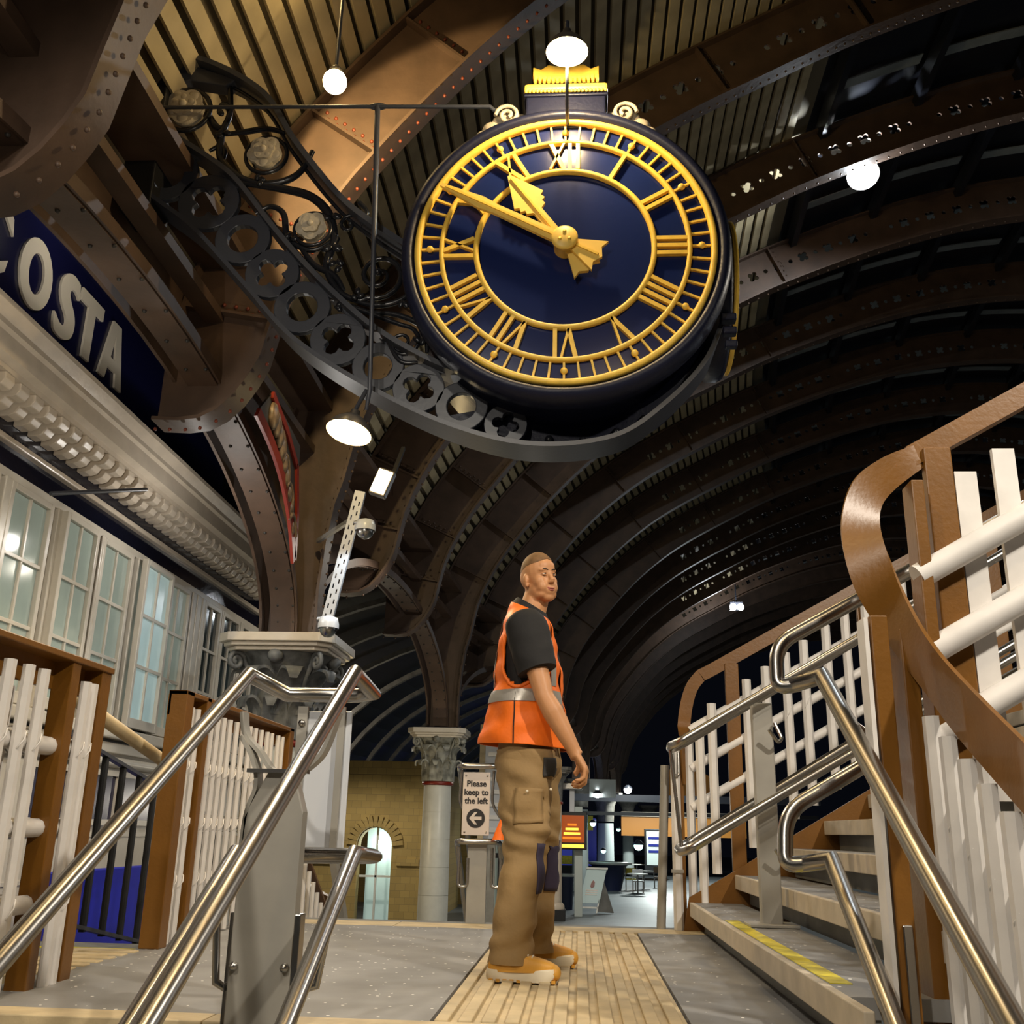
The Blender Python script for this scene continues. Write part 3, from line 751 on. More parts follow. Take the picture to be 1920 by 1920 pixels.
p2_ = empty('picket_railing', (-2.06, 6.2, 0), 'farther brown-framed picket railing at left behind the steel handrail', 'railing', 'picket railings')
for ya, yb in ((5.14, 5.24), (5.44, 5.50), (7.10, 7.19)): B().box((-2.11, ya, 0), (-2.01, yb, 1.235)).build('post', MT['rail_brown'], p2_, .004)
B().box((-2.11, 5.14, 1.21), (-2.01, 7.19, 1.235)).build('top_rail', MT['rail_brown'], p2_, .004)
B().box((-2.11, 5.14, 1.11), (-2.095, 7.19, 1.215)).build('top_angle', MT['rail_brown'], p2_)
for z in (.86, .58, .30): B().tube([(-2.07, 5.2, z), (-2.07, 7.1, z)], .03, 8).build('cross_rail', MT['picket_white'], p2_)
for y in (5.27, 5.36, 5.58, 5.68, 5.78, 5.885, 6.01, 6.13, 6.266, 6.374, 6.498, 6.628, 6.725, 6.875, 6.977):
    picket(p2_, (-2.04, y, .01), 1.15, pi/2, .034, .024)
    for z in (.86, .58, .30): tie(p2_, (-2.05, y, z), .042, (0, 1, 0))

# side stair going down beyond the gap in the railings
ss = empty('side_stair', (-2.9, 6.2, PZ), 'side steps with yellow nosing going down beside the cafe', 'stairs')
for k in range(7):
    z = -.02-.17*k; y = 5.25+.28*k
    B().box((-3.55, y, PZ), (-2.13, y+.28, z)).build('step', MT['concrete'], ss)
    B().box((-3.55, y, z-.05), (-2.13, y+.04, z+.004)).build('nosing', MT['yellow'], ss)
B().box((-3.55, 4.16, PZ), (-2.405, 5.25, -.02)).build('top_landing', MT['concrete'], ss)
br = empty('side_handrail', (-2.75, 6.2, 0), 'black metal balustrade descending beside the cafe wall', 'handrail')
B().bar((-2.75, 5.3, 1.05), (-2.75, 7.9, .60), .04, .02).build('rail', MT['black_grey'], br)
B().bar((-2.75, 5.3, .12), (-2.75, 7.9, -.35), .04, .02).build('rail', MT['black_grey'], br)
for i in range(11):
    y = 5.4+.25*i; B().box((-2.765, y-.016, .10-.18*(y-5.3)), (-2.735, y+.016, 1.04-.173*(y-5.3))).build('baluster', MT['black'], br)
cr = empty('side_handrail', (-2.3, 5.2, 0), 'cream round handrail in the gap between picket railings', 'handrail')
B().tube([(-2.3, 4.5, 1.12), (-2.3, 6.1, .82)], .034, 10).build('rail', MT['stone'], cr)
B().box((-2.315, 4.48, -.02), (-2.285, 4.52, 1.1)).build('post', MT['steel_dull'], cr); B().box((-2.315, 6.06, -.6), (-2.285, 6.1, .8)).build('post', MT['steel_dull'], cr)
bp_ = B().box((-3.66, 7.0, PZ), (-3.60, 9.8, .24)).build('hoarding', MT['blue'], None, .01, at=(-3.63, 8.4, PZ))
tag(bp_, 'bright blue hoarding panel beside the side steps', 'panel')
# ------------------------------------------------------------------ steel handrails
RR = .0255
def rail(root, pts, r=RR, n='rail', m='steel', seg=14): return B().tube(pts, r, seg).build(n, MT[m], root)
def bend(pts, rad=.05, n=5):
    """round the inner corners of a polyline"""
    pts = [Vector(p) for p in pts]; out = [pts[0]]
    for i in range(1, len(pts)-1):
        a, p, c = pts[i-1], pts[i], pts[i+1]; r_ = min(rad, (a-p).length*.45, (c-p).length*.45)
        s = p+(a-p).normalized()*r_; e = p+(c-p).normalized()*r_
        for k in range(n+1):
            t = k/n; out.append((1-t)**2*s+2*t*(1-t)*p+t*t*e)
    out.append(pts[-1]); return out
SL = math.tan(radians(29.6))
cr_ = empty('stair_handrail', (-.95, 3.3, -.165), 'double stainless handrail in the left foreground with blank-backed sign', 'handrail', 'central steel stair handrails')
def dn(p, L): return (p[0], p[1]-L, p[2]-L*SL)
TL = (-1.135, 3.43, 1.070); TR = (-.765, 3.43, 1.082)
rail(cr_, [dn(TL, 3.2), TL, (-1.05, 3.62, 1.028), (-.79, 3.62, 1.028), (-.735, 3.60, 1.035), TR, dn(TR, 3.2)])
LL = (-1.11, 3.40, .49); LR = (-.725, 3.42, .497)
rail(cr_, [dn(LL, 3.0), LL, (-1.05, 3.5, .487)])
rail(cr_, [(-1.0, 3.5, .482), (-.69, 3.5, .488), LR, dn(LR, 3.0)])
# flat post with tapering head and the curved flat brackets
pl = [(-1.055, -.20), (-.865, -.20), (-.865, .62), (-.905, .745), (-.985, .745), (-1.055, .60)]
B().plate([pl], .06, (0, 3.30, 0)).build('post', MT['steel_dull'], cr_, .004)
def flat(pts, wy, th, nm='curved_bracket'): B().strip(spline(pts, 6), [(0, wy, 0)]*(6*(len(pts)-1)+1), th).build(nm, MT['steel_dull'], cr_)
flat([(-1.10, 3.32, .93), (-1.085, 3.32, .86), (-1.03, 3.32, .80), (-.98, 3.32, .745), (-.90, 3.32, .74)], .03, .012)
flat([(-1.09, 3.30, .85), (-1.045, 3.30, .78), (-1.025, 3.30, .70), (-1.05, 3.30, .60), (-1.058, 3.30, .40)], .03, .012)
flat([(-.90, 3.30, .73), (-.82, 3.29, .80), (-.775, 3.28, .93)], .03, .012)
B().bar((-1.05, 3.27, .742), (-.86, 3.27, .742), .05, .012).build('bracket_bar', MT['steel'], cr_)
for sx, px in ((-1, -1.058), (1, -.862)):               # side fixing plates with bolts
    for z in (.02, .22):
        B().box((px-.004, 3.272, z-.10), (px+.012*sx+.004, 3.33, z+.10)).build('fixing_plate', MT['steel'], cr_, .003)
    for z in (-.01, .17):
        B().lathe([(.0, .018), (.012, .016), (.014, 0)], (px-.02*sx, 3.268, z), 10, (0, -1, 0)).build('bolt', MT['steel'], cr_)
B().tube([(-.86, 3.3, .10), (-.79, 3.3, .12), (-.74, 3.28, .42)], .012, 8).build('rail_bracket', MT['steel'], cr_)
B().tube([(-1.06, 3.3, .10), (-1.10, 3.3, .12), (-1.12, 3.28, .42)], .012, 8).build('rail_bracket', MT['steel'], cr_)
# back of the sign at the head of the rail
sp = B().box((-1.00, 3.655, .505), (-.815, 3.665, .975)).build('sign_panel', MT['panel_pale'], cr_, .004)
tag(sp, 'pale back of small sign')
B().box((-.862, 3.64, .49), (-.838, 3.655, .99)).build('sign_strap', MT['steel_dull'], sp); B().box((-1.01, 3.64, .49), (-.975, 3.655, .99)).build('sign_strap', MT['steel_dull'], sp)
for z in (.93, .55): B().lathe([(0, .012), (.012, .01), (.013, 0)], (-.992, 3.64, z), 8, (0, -1, 0)).build('sign_bolt', MT['steel'], sp)

# matching handrail on the far side with the notice facing us
fr_ = empty('stair_handrail', (-.67, 7.1, 0), 'far stainless handrail head carrying the keep left notice', 'handrail', 'central steel stair handrails')
x0, x1, yf = -.825, -.535, 7.12
rail(fr_, bend([(x0-.02, yf+1.2, .35), (x0, yf+.1, .985), (x0+.02, yf-.08, .992), (x1-.02, yf-.08, .995), (x1, yf+.1, .988), (x1+.02, yf+1.2, .35)], .05), .020)
rail(fr_, bend([(x0-.02, yf+1.2, -.18), (x0, yf+.06, .50), (x0+.02, yf-.05, .505), (x1-.02, yf-.05, .508), (x1, yf+.06, .50), (x1+.02, yf+1.2, -.18)], .05), .020)
B().box((-.745, yf, -.05), (-.615, yf+.05, .50)).build('post', MT['steel_dull'], fr_, .004)
for xx in (-.80, -.58):
    rail(fr_, bend([(xx, yf, .47), (xx, yf, .22), (xx+.06, yf, .22), (xx+.06, yf, .40)], .03), .011, 'loop_bracket')
    rail(fr_, bend([(xx, yf, .97), (xx-.01, yf, .75), (xx+.05, yf+.02, .66), (xx+.09, yf+.04, .66)], .06), .010, 'loop_bracket')
ns = B().box((-.785, yf-.05, .545), (-.60, yf-.04, .955)).build('notice', MT['sign_white'], fr_, .004); tag(ns, 'small notice reading Please keep to the left')
for i, t in enumerate(('Please', 'keep to', 'the left')):
    text_mesh('notice_text', t, .054, MT['text_black'], (-.692, yf-.0515, .862-.056*i), (1, 0, 0), (0, 0, 1), ns, .001, 'CENTER', 1.0, .0016)
B().lathe([(.0, .002), (.062, .002), (.062, 0)], (-.692, yf-.051, .655), 28, (0, -1, 0), False).build('arrow_disc', MT['text_black'], ns)
ar = [(-.044, 0), (-.008, .040), (.012, .040), (-.012, .011), (.040, .011), (.040, -.011), (-.012, -.011), (.012, -.040), (-.008, -.040)]
B().plate([ar], .003, (-.692, yf-.054, .655)).build('arrow', MT['sign_white'], ns)
for xx in (-.765, -.62):
    for z in (.93, .565): B().lathe([(0, .004), (.006, .003), (.007, 0)], (xx, yf-.05, z), 8, (0, -1, 0)).build('sign_bolt', MT['steel'], ns)

# right-hand stair rail: sloping tube that doubles back into the rail of the upper flight
rg = empty('stair_handrail', (.8, 3.3, -.165), 'stainless handrail at right curling round the brown newel post', 'handrail')
A = Vector((.797, 3.40, 1.085)); D = Vector((.74, 1.9, .235))
rail(rg, [tuple(A+(D-A)*1.35), tuple(A), (.70, 3.47, 1.062)], RR+.002)
rail(rg, bend([(.735, 3.455, 1.066), (.665, 3.47, 1.055), (.672, 3.50, 1.205), (1.25, 3.56, 1.53), (2.4, 3.6, 2.18)], .075, 7), RR)
A2 = Vector((.787, 3.40, .512)); D2 = Vector((.745, 2.2, -.17))
rail(rg, [tuple(A2+(D2-A2)*1.2), tuple(A2), (.70, 3.46, .495)], RR)
rail(rg, bend([(.73, 3.45, .500), (.655, 3.46, .492), (.672, 3.50, .655), (1.25, 3.56, .985), (2.4, 3.6, 1.63)], .085, 7), RR)
B().tube([(.805, 3.1, .90), (.86, 3.1, .86), (.90, 3.1, .86)], .014, 8).build('rail_bracket', MT['steel'], rg)
B().box((.86, 2.96, .06), (.885, 3.02, .36)).build('fixing_plate', MT['steel'], rg, .003)

# centre rail of the upper flight
cu = empty('stair_handrail', (.93, 5.2, .17), 'stainless double handrail up the middle of the right flight', 'handrail')
def upr(z, y, x0, x1): return [(x0, y, z), (x1, y, z+(x1-x0)*.583)]
rail(cu, bend([(2.6, 5.12, 2.24), (.49, 5.12, 1.01), (.455, 5.20, 1.0), (.47, 5.40, 1.0), (.52, 5.48, 1.02), (2.6, 5.50, 2.25)], .05), .022)
rail(cu, bend([(2.6, 5.12, 1.72), (.53, 5.12, .515), (.49, 5.18, .50), (.50, 5.45, .51), (.56, 5.52, .54), (2.6, 5.52, 1.76)], .05), .022)
B().box((.865, 5.22, .17), (.965, 5.28, 1.22)).build('post', MT['steel_dull'], cu, .006)
B().box((.80, 5.15, .172), (1.03, 5.36, .186)).build('base_plate', MT['steel_dull'], cu, .003)
for z, s in ((1.18, 1), (.62, 1)):
    rail(cu, bend([(.97, 5.2, z-.06), (1.0, 5.18, z-.14), (.975, 5.16, z-.16), (.93, 5.14, z-.1)], .02), .009, 'rail_bracket')
rail(cu, [(.455, 5.25, 1.0), (.50, 5.25, .51)], .010, 'end_bar')

# ------------------------------------------------------------------ brown plate railing of the right stairs
wr = empty('picket_railing', (1.0, 3.2, 0), 'big brown plate railing with white pickets sweeping down at right', 'railing', 'picket railings')
ctl = [((1.0, 1.2, .03), (0, -.04, .067)), ((1.0, 2.0, .485), (0, -.04, .067)), ((1.0, 2.7, .875), (0, -.04, .067)), ((.99, 2.95, 1.05), (.0, -.045, .062)), ((.955, 3.08, 1.21), (.02, -.05, .05)), ((.915, 3.15, 1.37), (.05, -.03, .035)),
       ((.905, 3.20, 1.53), (.062, .0, .005)), ((.945, 3.24, 1.66), (.048, .012, -.035)), ((1.03, 3.27, 1.745), (.022, .01, -.05)), ((1.14, 3.29, 1.812), (.012, 0, -.040))]
P = spline([c[0] for c in ctl], 14); Wv = spline([c[1] for c in ctl], 14); cut = len(P)-1
B().strip(P, Wv, .012).build('plate_rail', MT['rail_brown'], wr)
up_ = [Vector((1.12, 3.29, 1.815)), Vector((2.4, 3.29, 2.54))]
B().strip(up_, [(-.018, 0, .032)]*2, .012).build('plate_rail', MT['rail_brown'], wr)
B().strip([p+Vector((0, .03, -.035)) for p in up_], [(0, .038, 0)]*2, .012).build('plate_flange', MT['rail_brown'], wr)
lowf = [P[i]-Wv[i] for i in range(0, 50)]
B().strip([p+Vector((.03, 0, 0)) for p in lowf], [(.03, 0, 0)]*len(lowf), .01).build('plate_flange', MT['rail_brown'], wr)
# posts
for a, b_, n in (((.845, 2.97, -.1), (.895, 3.03, 1.20), 'newel'), ((.955, 3.06, -.1), (1.0, 3.2, 1.18), 'post'), ((1.155, 3.27, 0.2), (1.245, 3.31, 1.84), 'post'), ((1.08, 3.20, .2), (1.12, 3.30, 1.70), 'post'), ((2.2, 3.27, .8), (2.28, 3.31, 2.42), 'post'), ((.98, 1.6, -1.2), (1.04, 1.68, .2), 'post')):
    B().box(a, b_).build(n, MT['rail_brown'], wr, .004)
B().box((.822, 2.955, .1), (.834, 3.03, 1.19)).build('newel_edge', MT['picket_white'], wr)
# pickets along the lower slope
for i, y in enumerate((3.02, 2.90, 2.78, 2.66, 2.54, 2.42, 2.30, 2.18, 2.06, 1.94, 1.82, 1.70, 1.58, 1.46)):
    zt = .85+(y-2.7)*.565-.115
    picket(wr, (1.02, y, zt-1.05), 1.05, -pi/2, .058, .034)
for i, y in enumerate((2.96, 2.72, 2.48, 2.24)): picket(wr, (1.10, y, .85+(y-2.7)*.565-1.2), 1.04, pi/2, .058, .034)
for dz in (.33, .62, .88): B().tube([(1.055, 3.1, 1.05-dz), (1.055, 1.2, -.03-dz)], .036, 10).build('cross_rail', MT['picket_white'], wr)
for i, y in enumerate((2.90, 2.78, 2.66, 2.54, 2.42, 2.30)):
    tie(wr, (1.03, y, 1.05-.33-(3.1-y)*.568), .05, (0, 1, .5))
    tie(wr, (1.03, y, 1.05-.62-(3.1-y)*.568), .05, (0, 1, .5))
# upper flight: white tube rails and tall pickets
for dz in (.42, .67, .92): B().tube([(1.08, 3.235, 1.80-dz), (2.4, 3.235, 2.55-dz)], .042, 12).build('cross_rail', MT['picket_white'], wr)
for i in range(8):
    x = 1.285+.132*i; zt = 1.755+(x-1.285)*.62
    picket(wr, (x, 3.275, zt-1.06), 1.06, pi, .072, .045)
wr2 = empty('wall_handrail', (1.7, 3.42, 1.2), 'cream wall rail on hooked brackets seen between right pickets', 'handrail')
B().tube([(1.25, 3.42, 1.20), (2.4, 3.42, 1.85)], .022, 8).build('rail', MT['stone_step'], wr2)
B().tube([(1.25, 3.42, 1.52), (2.4, 3.42, 2.17)], .022, 8).build('rail', MT['stone_step'], wr2)
for x in (1.52, 1.72, 1.95): B().tube(bend([(x, 3.42, 1.20+(x-1.25)*.565), (x+.01, 3.40, 1.10+(x-1.25)*.565), (x-.03, 3.38, 1.08+(x-1.25)*.565)], .03), .012, 8).build('rail_bracket', MT['stone_step'], wr2)

# far side railing of the upper flight
fb = empty('picket_railing', (1.4, 7.0, 0), 'brown picket railing climbing along the far side of right flight', 'railing', 'picket railings')
P = spline([(.715, 7.02, .9), (.70, 7.0, 1.22), (.735, 7.0, 1.46), (.81, 7.0, 1.60), (.96, 7.0, 1.69), (1.9, 7.0, 2.22), (3.4, 7.0, 3.06)], 5)
Wv = []
for i in range(len(P)):
    t = (P[min(i+1, len(P)-1)]-P[max(i-1, 0)]).normalized(); h = Vector((t.x, t.y, 0)); L = max(h.length, .05); h.normalize()
    Wv.append((Vector((0, 0, L))-h*t.z).normalized()*.042)
B().strip(P, Wv, .012).build('plate_rail', MT['rail_brown'], fb)
for x, z0, z1 in ((1.035, .30, 1.70), (1.95, .7, 2.2), (2.85, 1.2, 2.7)): B().box((x-.045, 6.98, z0), (x+.045, 7.02, z1)).build('post', MT['rail_brown'], fb, .003)
for i, x in enumerate((.80, .885, 1.125, 1.255, 1.395, 1.52, 1.675, 1.81, 1.95, 2.08, 2.21, 2.34, 2.47, 2.6, 2.73)):
    zt = 1.425+(x-.885)*.683 if x > .85 else 1.25
    picket(fb, (x, 6.965, zt-1.08), 1.08, 0, .058, .035)
for dz in (.30, .55, .80): B().tube([(.74, 7.0, 1.55-dz), (3.3, 7.0, 3.0-dz)], .03, 8).build('cross_rail', MT['picket_white'], fb)
for x in (1.255, 1.395, 1.52, 1.675): tie(fb, (x, 6.97, 1.55-.55+(x-.74)*.566), .05, (1, 0, .5))
# bundle at the foot of that railing
ft = empty('railing_end', (.66, 7.05, 0), 'end posts of steel, pale timber and brown iron at foot of right flight', 'post')
B().tube([(.525, 7.03, 0), (.575, 7.05, 1.02)], .03, 12).build('steel_pole', MT['steel_dull'], ft)
picket(ft, (.635, 6.99, 0), 1.15, 0, .062, .04)
B().box((.665, 7.0, 0), (.69, 7.06, 1.2)).build('iron_flat', MT['rail_brown'], ft); picket(ft, (.735, 7.02, 0), 1.2, 0, .055, .035)
B().box((.595, 6.94, .345), (.67, 6.99, .365)).build('strap', MT['steel_dull'], ft)
B().tube(bend([(.62, 6.95, 1.14), (.62, 6.93, .95), (.655, 6.93, .95), (.655, 6.95, 1.1)], .02), .01, 8).build('loop_bracket', MT['steel'], ft)

# railing that goes on down beside the far flight
dr_ = empty('picket_railing', (-1.95, 8.3, -.6), 'white picket railing descending beyond the landing behind the steel post', 'railing', 'picket railings')
B().bar((-1.98, 7.22, .62), (-1.98, 9.9, -.90), .05, .02).build('top_rail', MT['rail_brown'], dr_)
for dz in (.2, .55): B().tube([(-2.0, 7.22, .55-dz), (-2.0, 9.9, -.97-dz)], .026, 8).build('cross_rail', MT['picket_white'], dr_)
for i in range(19):
    y = 7.28+.14*i; picket(dr_, (-1.965, y, .56-(y-7.22)*.567-1.0), .98, pi/2, .04, .026)
B().box((-2.03, 7.2, -.2), (-1.95, 7.26, .64)).build('post', MT['steel_dull'], dr_); B().bar((-1.70, 7.22, .5), (-1.60, 7.6, -.3), .05, .05).build('raking_strut', MT['steel_dull'], dr_)
# ------------------------------------------------------------------ the station clock
CX, CYY, CZ = -.098, 5.75, 4.178
ck = empty('station_clock', (CX, 6.1, CZ-1.0), 'large navy station clock with gold Roman numerals', 'clock')
CB = Vector((CX, 0, CZ)); FWD = (0, -1, 0)
def at_face(r, a, y): return Vector((CX+r*sin(a), y, CZ+r*cos(a)))      # a clockwise from twelve
B().lathe([(0, 0), (1.0, 0)], (CX, CYY, CZ), 96, FWD, False).build('dial', MT['navy'], ck)
B().lathe([(.985, .02), (1.0, .05), (1.03, .055), (1.06, .03), (1.075, -.04), (1.075, -.12), (1.045, -.16), (1.03, -.30), (1.05, -.34), (1.05, -1.05), (.9, -1.08)], (CX, CYY, CZ), 96, FWD).build('drum', MT['navy_rim'], ck)
dr = ck.children[-1]
def ring(r, w, y, h, nm): return B().lathe([(r-w/2, 0), (r-w/2, h*.7), (r-w/4, h), (r+w/4, h), (r+w/2, h*.7), (r+w/2, 0)], (CX, y, CZ), 96, FWD).build(nm, MT['gold'], ck)
ring(.955, .042, CYY-.005, .045, 'outer_ring'); ring(.80, .032, CYY-.005, .035, 'minute_ring'); ring(.575, .036, CYY-.005, .035, 'inner_ring')
for i in range(60):
    a = 2*pi*i/60
    if i % 5 == 0: B().ball(at_face(.876, a, CYY-.022), .024, 10, (1, .8, 1)).build('minute_stud', MT['gold'], ck)
    u = Vector((sin(a), 0, cos(a))); v = Vector((cos(a), 0, -sin(a)))
    B().obox(at_face(.877, a, CYY-.012), u*.065, v*.007, (0, .010, 0)).build('minute_bar', MT['gold'], ck)
R0, R1 = .588, .79
def stroke(b, a, x0, x1, w):
    """bar in the numeral ring from tangential offset x0 (inner) to x1 (outer)"""
    u = Vector((sin(a), 0, cos(a))); v = Vector((cos(a), 0, -sin(a)))
    p = CB+u*R0+v*x0+Vector((0, CYY-.018, 0)); q = CB+u*R1+v*x1+Vector((0, CYY-.018, 0))
    b.bar(p, q, w, .034, (0, -1, 0))
NUM = ['XII', 'I', 'II', 'III', 'IIII', 'V', 'VI', 'VII', 'VIII', 'IX', 'X', 'XI']
for h, s in enumerate(NUM):
    a = 2*pi*h/12; wd = {'I': .054, 'V': .115, 'X': .112}; tot = sum(wd[c] for c in s); x = -tot/2
    nb = B()
    for c in s:
        w = wd[c]; m = x+w/2
        if c == 'I': stroke(nb, a, m, m, .026)
        elif c == 'V': stroke(nb, a, m, m-w*.40, .028); stroke(nb, a, m, m+w*.40, .015)
        else: stroke(nb, a, m+w*.40, m-w*.40, .028); stroke(nb, a, m-w*.40, m+w*.40, .015)
        x += w
    nb.build('numeral', MT['gold'], ck)
def hand(poly, ang, y, th, nm, rib):
    u = Vector((sin(ang), 0, cos(ang))); v = Vector((cos(ang), 0, -sin(ang)))
    o = B().plate([poly], th, (CX, y, CZ), v, u).build(nm, MT['gold_hand'], ck)
    b = B()
    for r_a, r_b in rib: b.bar(CB+u*r_a+Vector((0, y-th/2-.004, 0)), CB+u*r_b+Vector((0, y-th/2-.004, 0)), .016, .016, (0, -1, 0))
    b.build('midrib', MT['gold'], o)
mn = [(.010, .92), (.045, .62), (.034, .50), (.040, .10), (.038, -.06), (.115, -.255), (.06, -.235), (0, -.27), (-.06, -.235), (-.115, -.255), (-.038, -.06), (-.040, .10), (-.034, .50), (-.045, .62), (-.010, .92)]
hr = [(.010, .63), (.115, .40), (.085, .385), (.095, .355), (.066, .345), (.072, .318), (.032, .30), (.034, 0), (.036, -.08), (.10, -.245), (.05, -.225), (0, -.255), (-.05, -.225), (-.10, -.245), (-.036, -.08), (-.034, 0), (-.032, .30), (-.072, .318), (-.066, .345), (-.095, .355), (-.085, .385), (-.115, .40), (-.010, .63)]
HY = CYY-.065
hand([(a, b_) for a, b_ in reversed(hr)], radians(-36), HY, .028, 'hour_hand', [(.03, .60)])
hand([(a, b_) for a, b_ in reversed(mn)], radians(-62), HY-.035, .026, 'minute_hand', [(.04, .88), (-.05, -.24)])
B().lathe([(.07, -.11), (.07, .01), (.085, .02), (.085, .035), (.07, .045), (0, .047)], (CX, HY-.04, CZ), 28, FWD).build('hub', MT['gold_hand'], ck)
for i in range(3): B().lathe([(0, .008), (.012, .006), (.012, 0)], at_face(.035, 2*pi*i/3, HY-.086), 8, FWD).build('hub_screw', MT['gold'], ck)
# crown box with gilt cresting
b = B().box((CX-.27, CYY-.02, 5.10), (CX+.27, 6.25, 5.355)); b.build('crown_box', MT['navy_rim'], ck, .01)
B().box((CX-.285, CYY-.035, 5.35), (CX+.285, 6.265, 5.375)).build('crown_moulding', MT['navy_rim'], ck, .006)
B().box((CX-.285, CYY-.06, 5.375), (CX+.285, 6.28, 5.435)).build('gilt_cornice', MT['gold'], ck, .022)
for i in range(22):
    x = CX-.27+i*.0257; B().ball((x, CYY-.055, 5.372), .013, 6).build('gilt_bead', MT['gold'], ck)
cp = [(-.225, 0), (.225, 0), (.225, .10), (.17, .075), (.12, .115), (.04, .095), (0, .12), (-.04, .095), (-.12, .115), (-.17, .075), (-.225, .10)]
B().plate([cp], .05, (CX, CYY-.03, 5.475)).build('gilt_cresting', MT['gold'], ck, .008)
for i in range(15): B().box((CX-.215+i*.030, CYY-.065, 5.445), (CX-.198+i*.030, CYY-.04, 5.49)).build('gilt_tooth', MT['gold'], ck)
B().lathe([(.03, 5.57), (.018, 5.63), (.036, 5.68), (.018, 5.73), (.026, 5.77), (0, 5.80)], (CX, CYY-.03, 0), 12).build('finial', MT['gold'], ck)
for s in (-1, 1):                                       # cream scroll leaves on the shoulders
    for i, (an, rd_, r_) in enumerate(((17, 1.13, .075), (21.5, 1.15, .085), (26, 1.14, .07), (30, 1.12, .055), (33.5, 1.10, .045), (36.5, 1.09, .032))):
        an = radians(an)*s; B().ball((CX+rd_*sin(an), CYY+.12, CZ+rd_*cos(an)), r_, 12, (1.15, .7, .85)).build('shoulder_leaf', MT['rose'], ck)
    P = [Vector((CX+s*(.40+.085*cos(t)*(1-t/13)), CYY+.05, CZ+1.09+.085*sin(t)*(1-t/13))) for t in [q*.5 for q in range(22)]]
    B().tube(P, .014, 6).build('shoulder_scroll', MT['rose'], ck)
# end dial on the right flank
sd = B().lathe([(0, 1.10), (.50, 1.10), (.56, 1.085), (.575, 1.05), (.575, .98), (.545, .95), (.53, .60)], (CX, 6.40, CZ-.02), 48, (1, 0, 0)).build('end_drum', MT['navy_rim'], ck)
B().lathe([(.48, 0), (.48, .03), (.53, .03), (.53, 0)], (CX+1.10, 6.40, CZ-.02), 48, (1, 0, 0)).build('end_dial_ring', MT['gold'], ck)
for q in range(3): B().box((CX+1.0+q*.012, 5.88+q*.01, CZ-.45-q*.09), (CX+1.10, 5.96, CZ-.40-q*.09)).build('end_drum_lug', MT['navy_rim'], ck, .01)

# ------------------------------------------------------------------ cast-iron bracket
bk = empty('clock_bracket', (-3.0, 6.12, 4.9), 'ornate black cast-iron bracket with white roses carrying the clock', 'bracket')
YB = 6.12
mid = spline([Vector(p) for p in ((-2.98, 5.36), (-2.70, 5.17), (-2.439, 4.951), (-2.128, 4.55), (-1.792, 4.163), (-1.396, 3.789), (-1.02, 3.548), (-.70, 3.40), (-.40, 3.22))], 8)
low = spline([Vector(p) for p in ((-3.2, 4.93), (-2.95, 4.75), (-2.663, 4.516), (-2.273, 4.086), (-1.9, 3.675), (-1.366, 3.317), (-.821, 3.049), (-.298, 2.918), (.216, 2.971), (.55, 3.20), (.80, 3.48), (.92, 3.75))], 8)
out = spline([Vector(p) for p in ((-3.30, 6.10), (-2.792, 5.989), (-2.314, 5.685), (-2.037, 5.258), (-1.69, 4.802), (-1.446, 4.58), (-1.15, 4.36))], 8)
def chord(c, nm, hy=.085, th=.03, m='black_grey'): B().strip([(p[0], YB, p[1]) for p in c], [(0, hy, 0)]*len(c), th).build(nm, MT[m], bk)
chord(out, 'upper_chord', .13, .04); chord(mid, 'middle_chord', .12, .035); chord(low, 'lower_chord', .15, .03)
def inset(c, d, nm): 
    n = len(c); q = []
    for i in range(n):
        t = (c[min(i+1, n-1)]-c[max(i-1, 0)]).normalized(); q.append((c[i].x+t.y*d, YB, c[i].y-t.x*d))
    B().tube(q, .014, 6).build(nm, MT['black_gloss'], bk)
inset(out, .045, 'bead'); inset(mid, -.03, 'bead')
# soffit plate under the clock
sof = low[int(len(low)*.50):]
drm = [(CX+1.03*sin(a), CZ+1.03*cos(a)) for a in [radians(120+i*(215-120)/14) for i in range(15)]]
B().plate([[(p[0], p[1]) for p in sof]+drm[:-1]], .05, (0, YB+.12, 0)).build('soffit_plate', MT['navy_rim'], bk)
for i, (x, z) in enumerate(((-.42, 3.07), (-.2, 3.03), (.02, 3.02), (.24, 3.08), (.42, 3.17))):
    B().ball((x, YB+.07, z), .03, 8).build('bolt', MT['black_gloss'], bk)
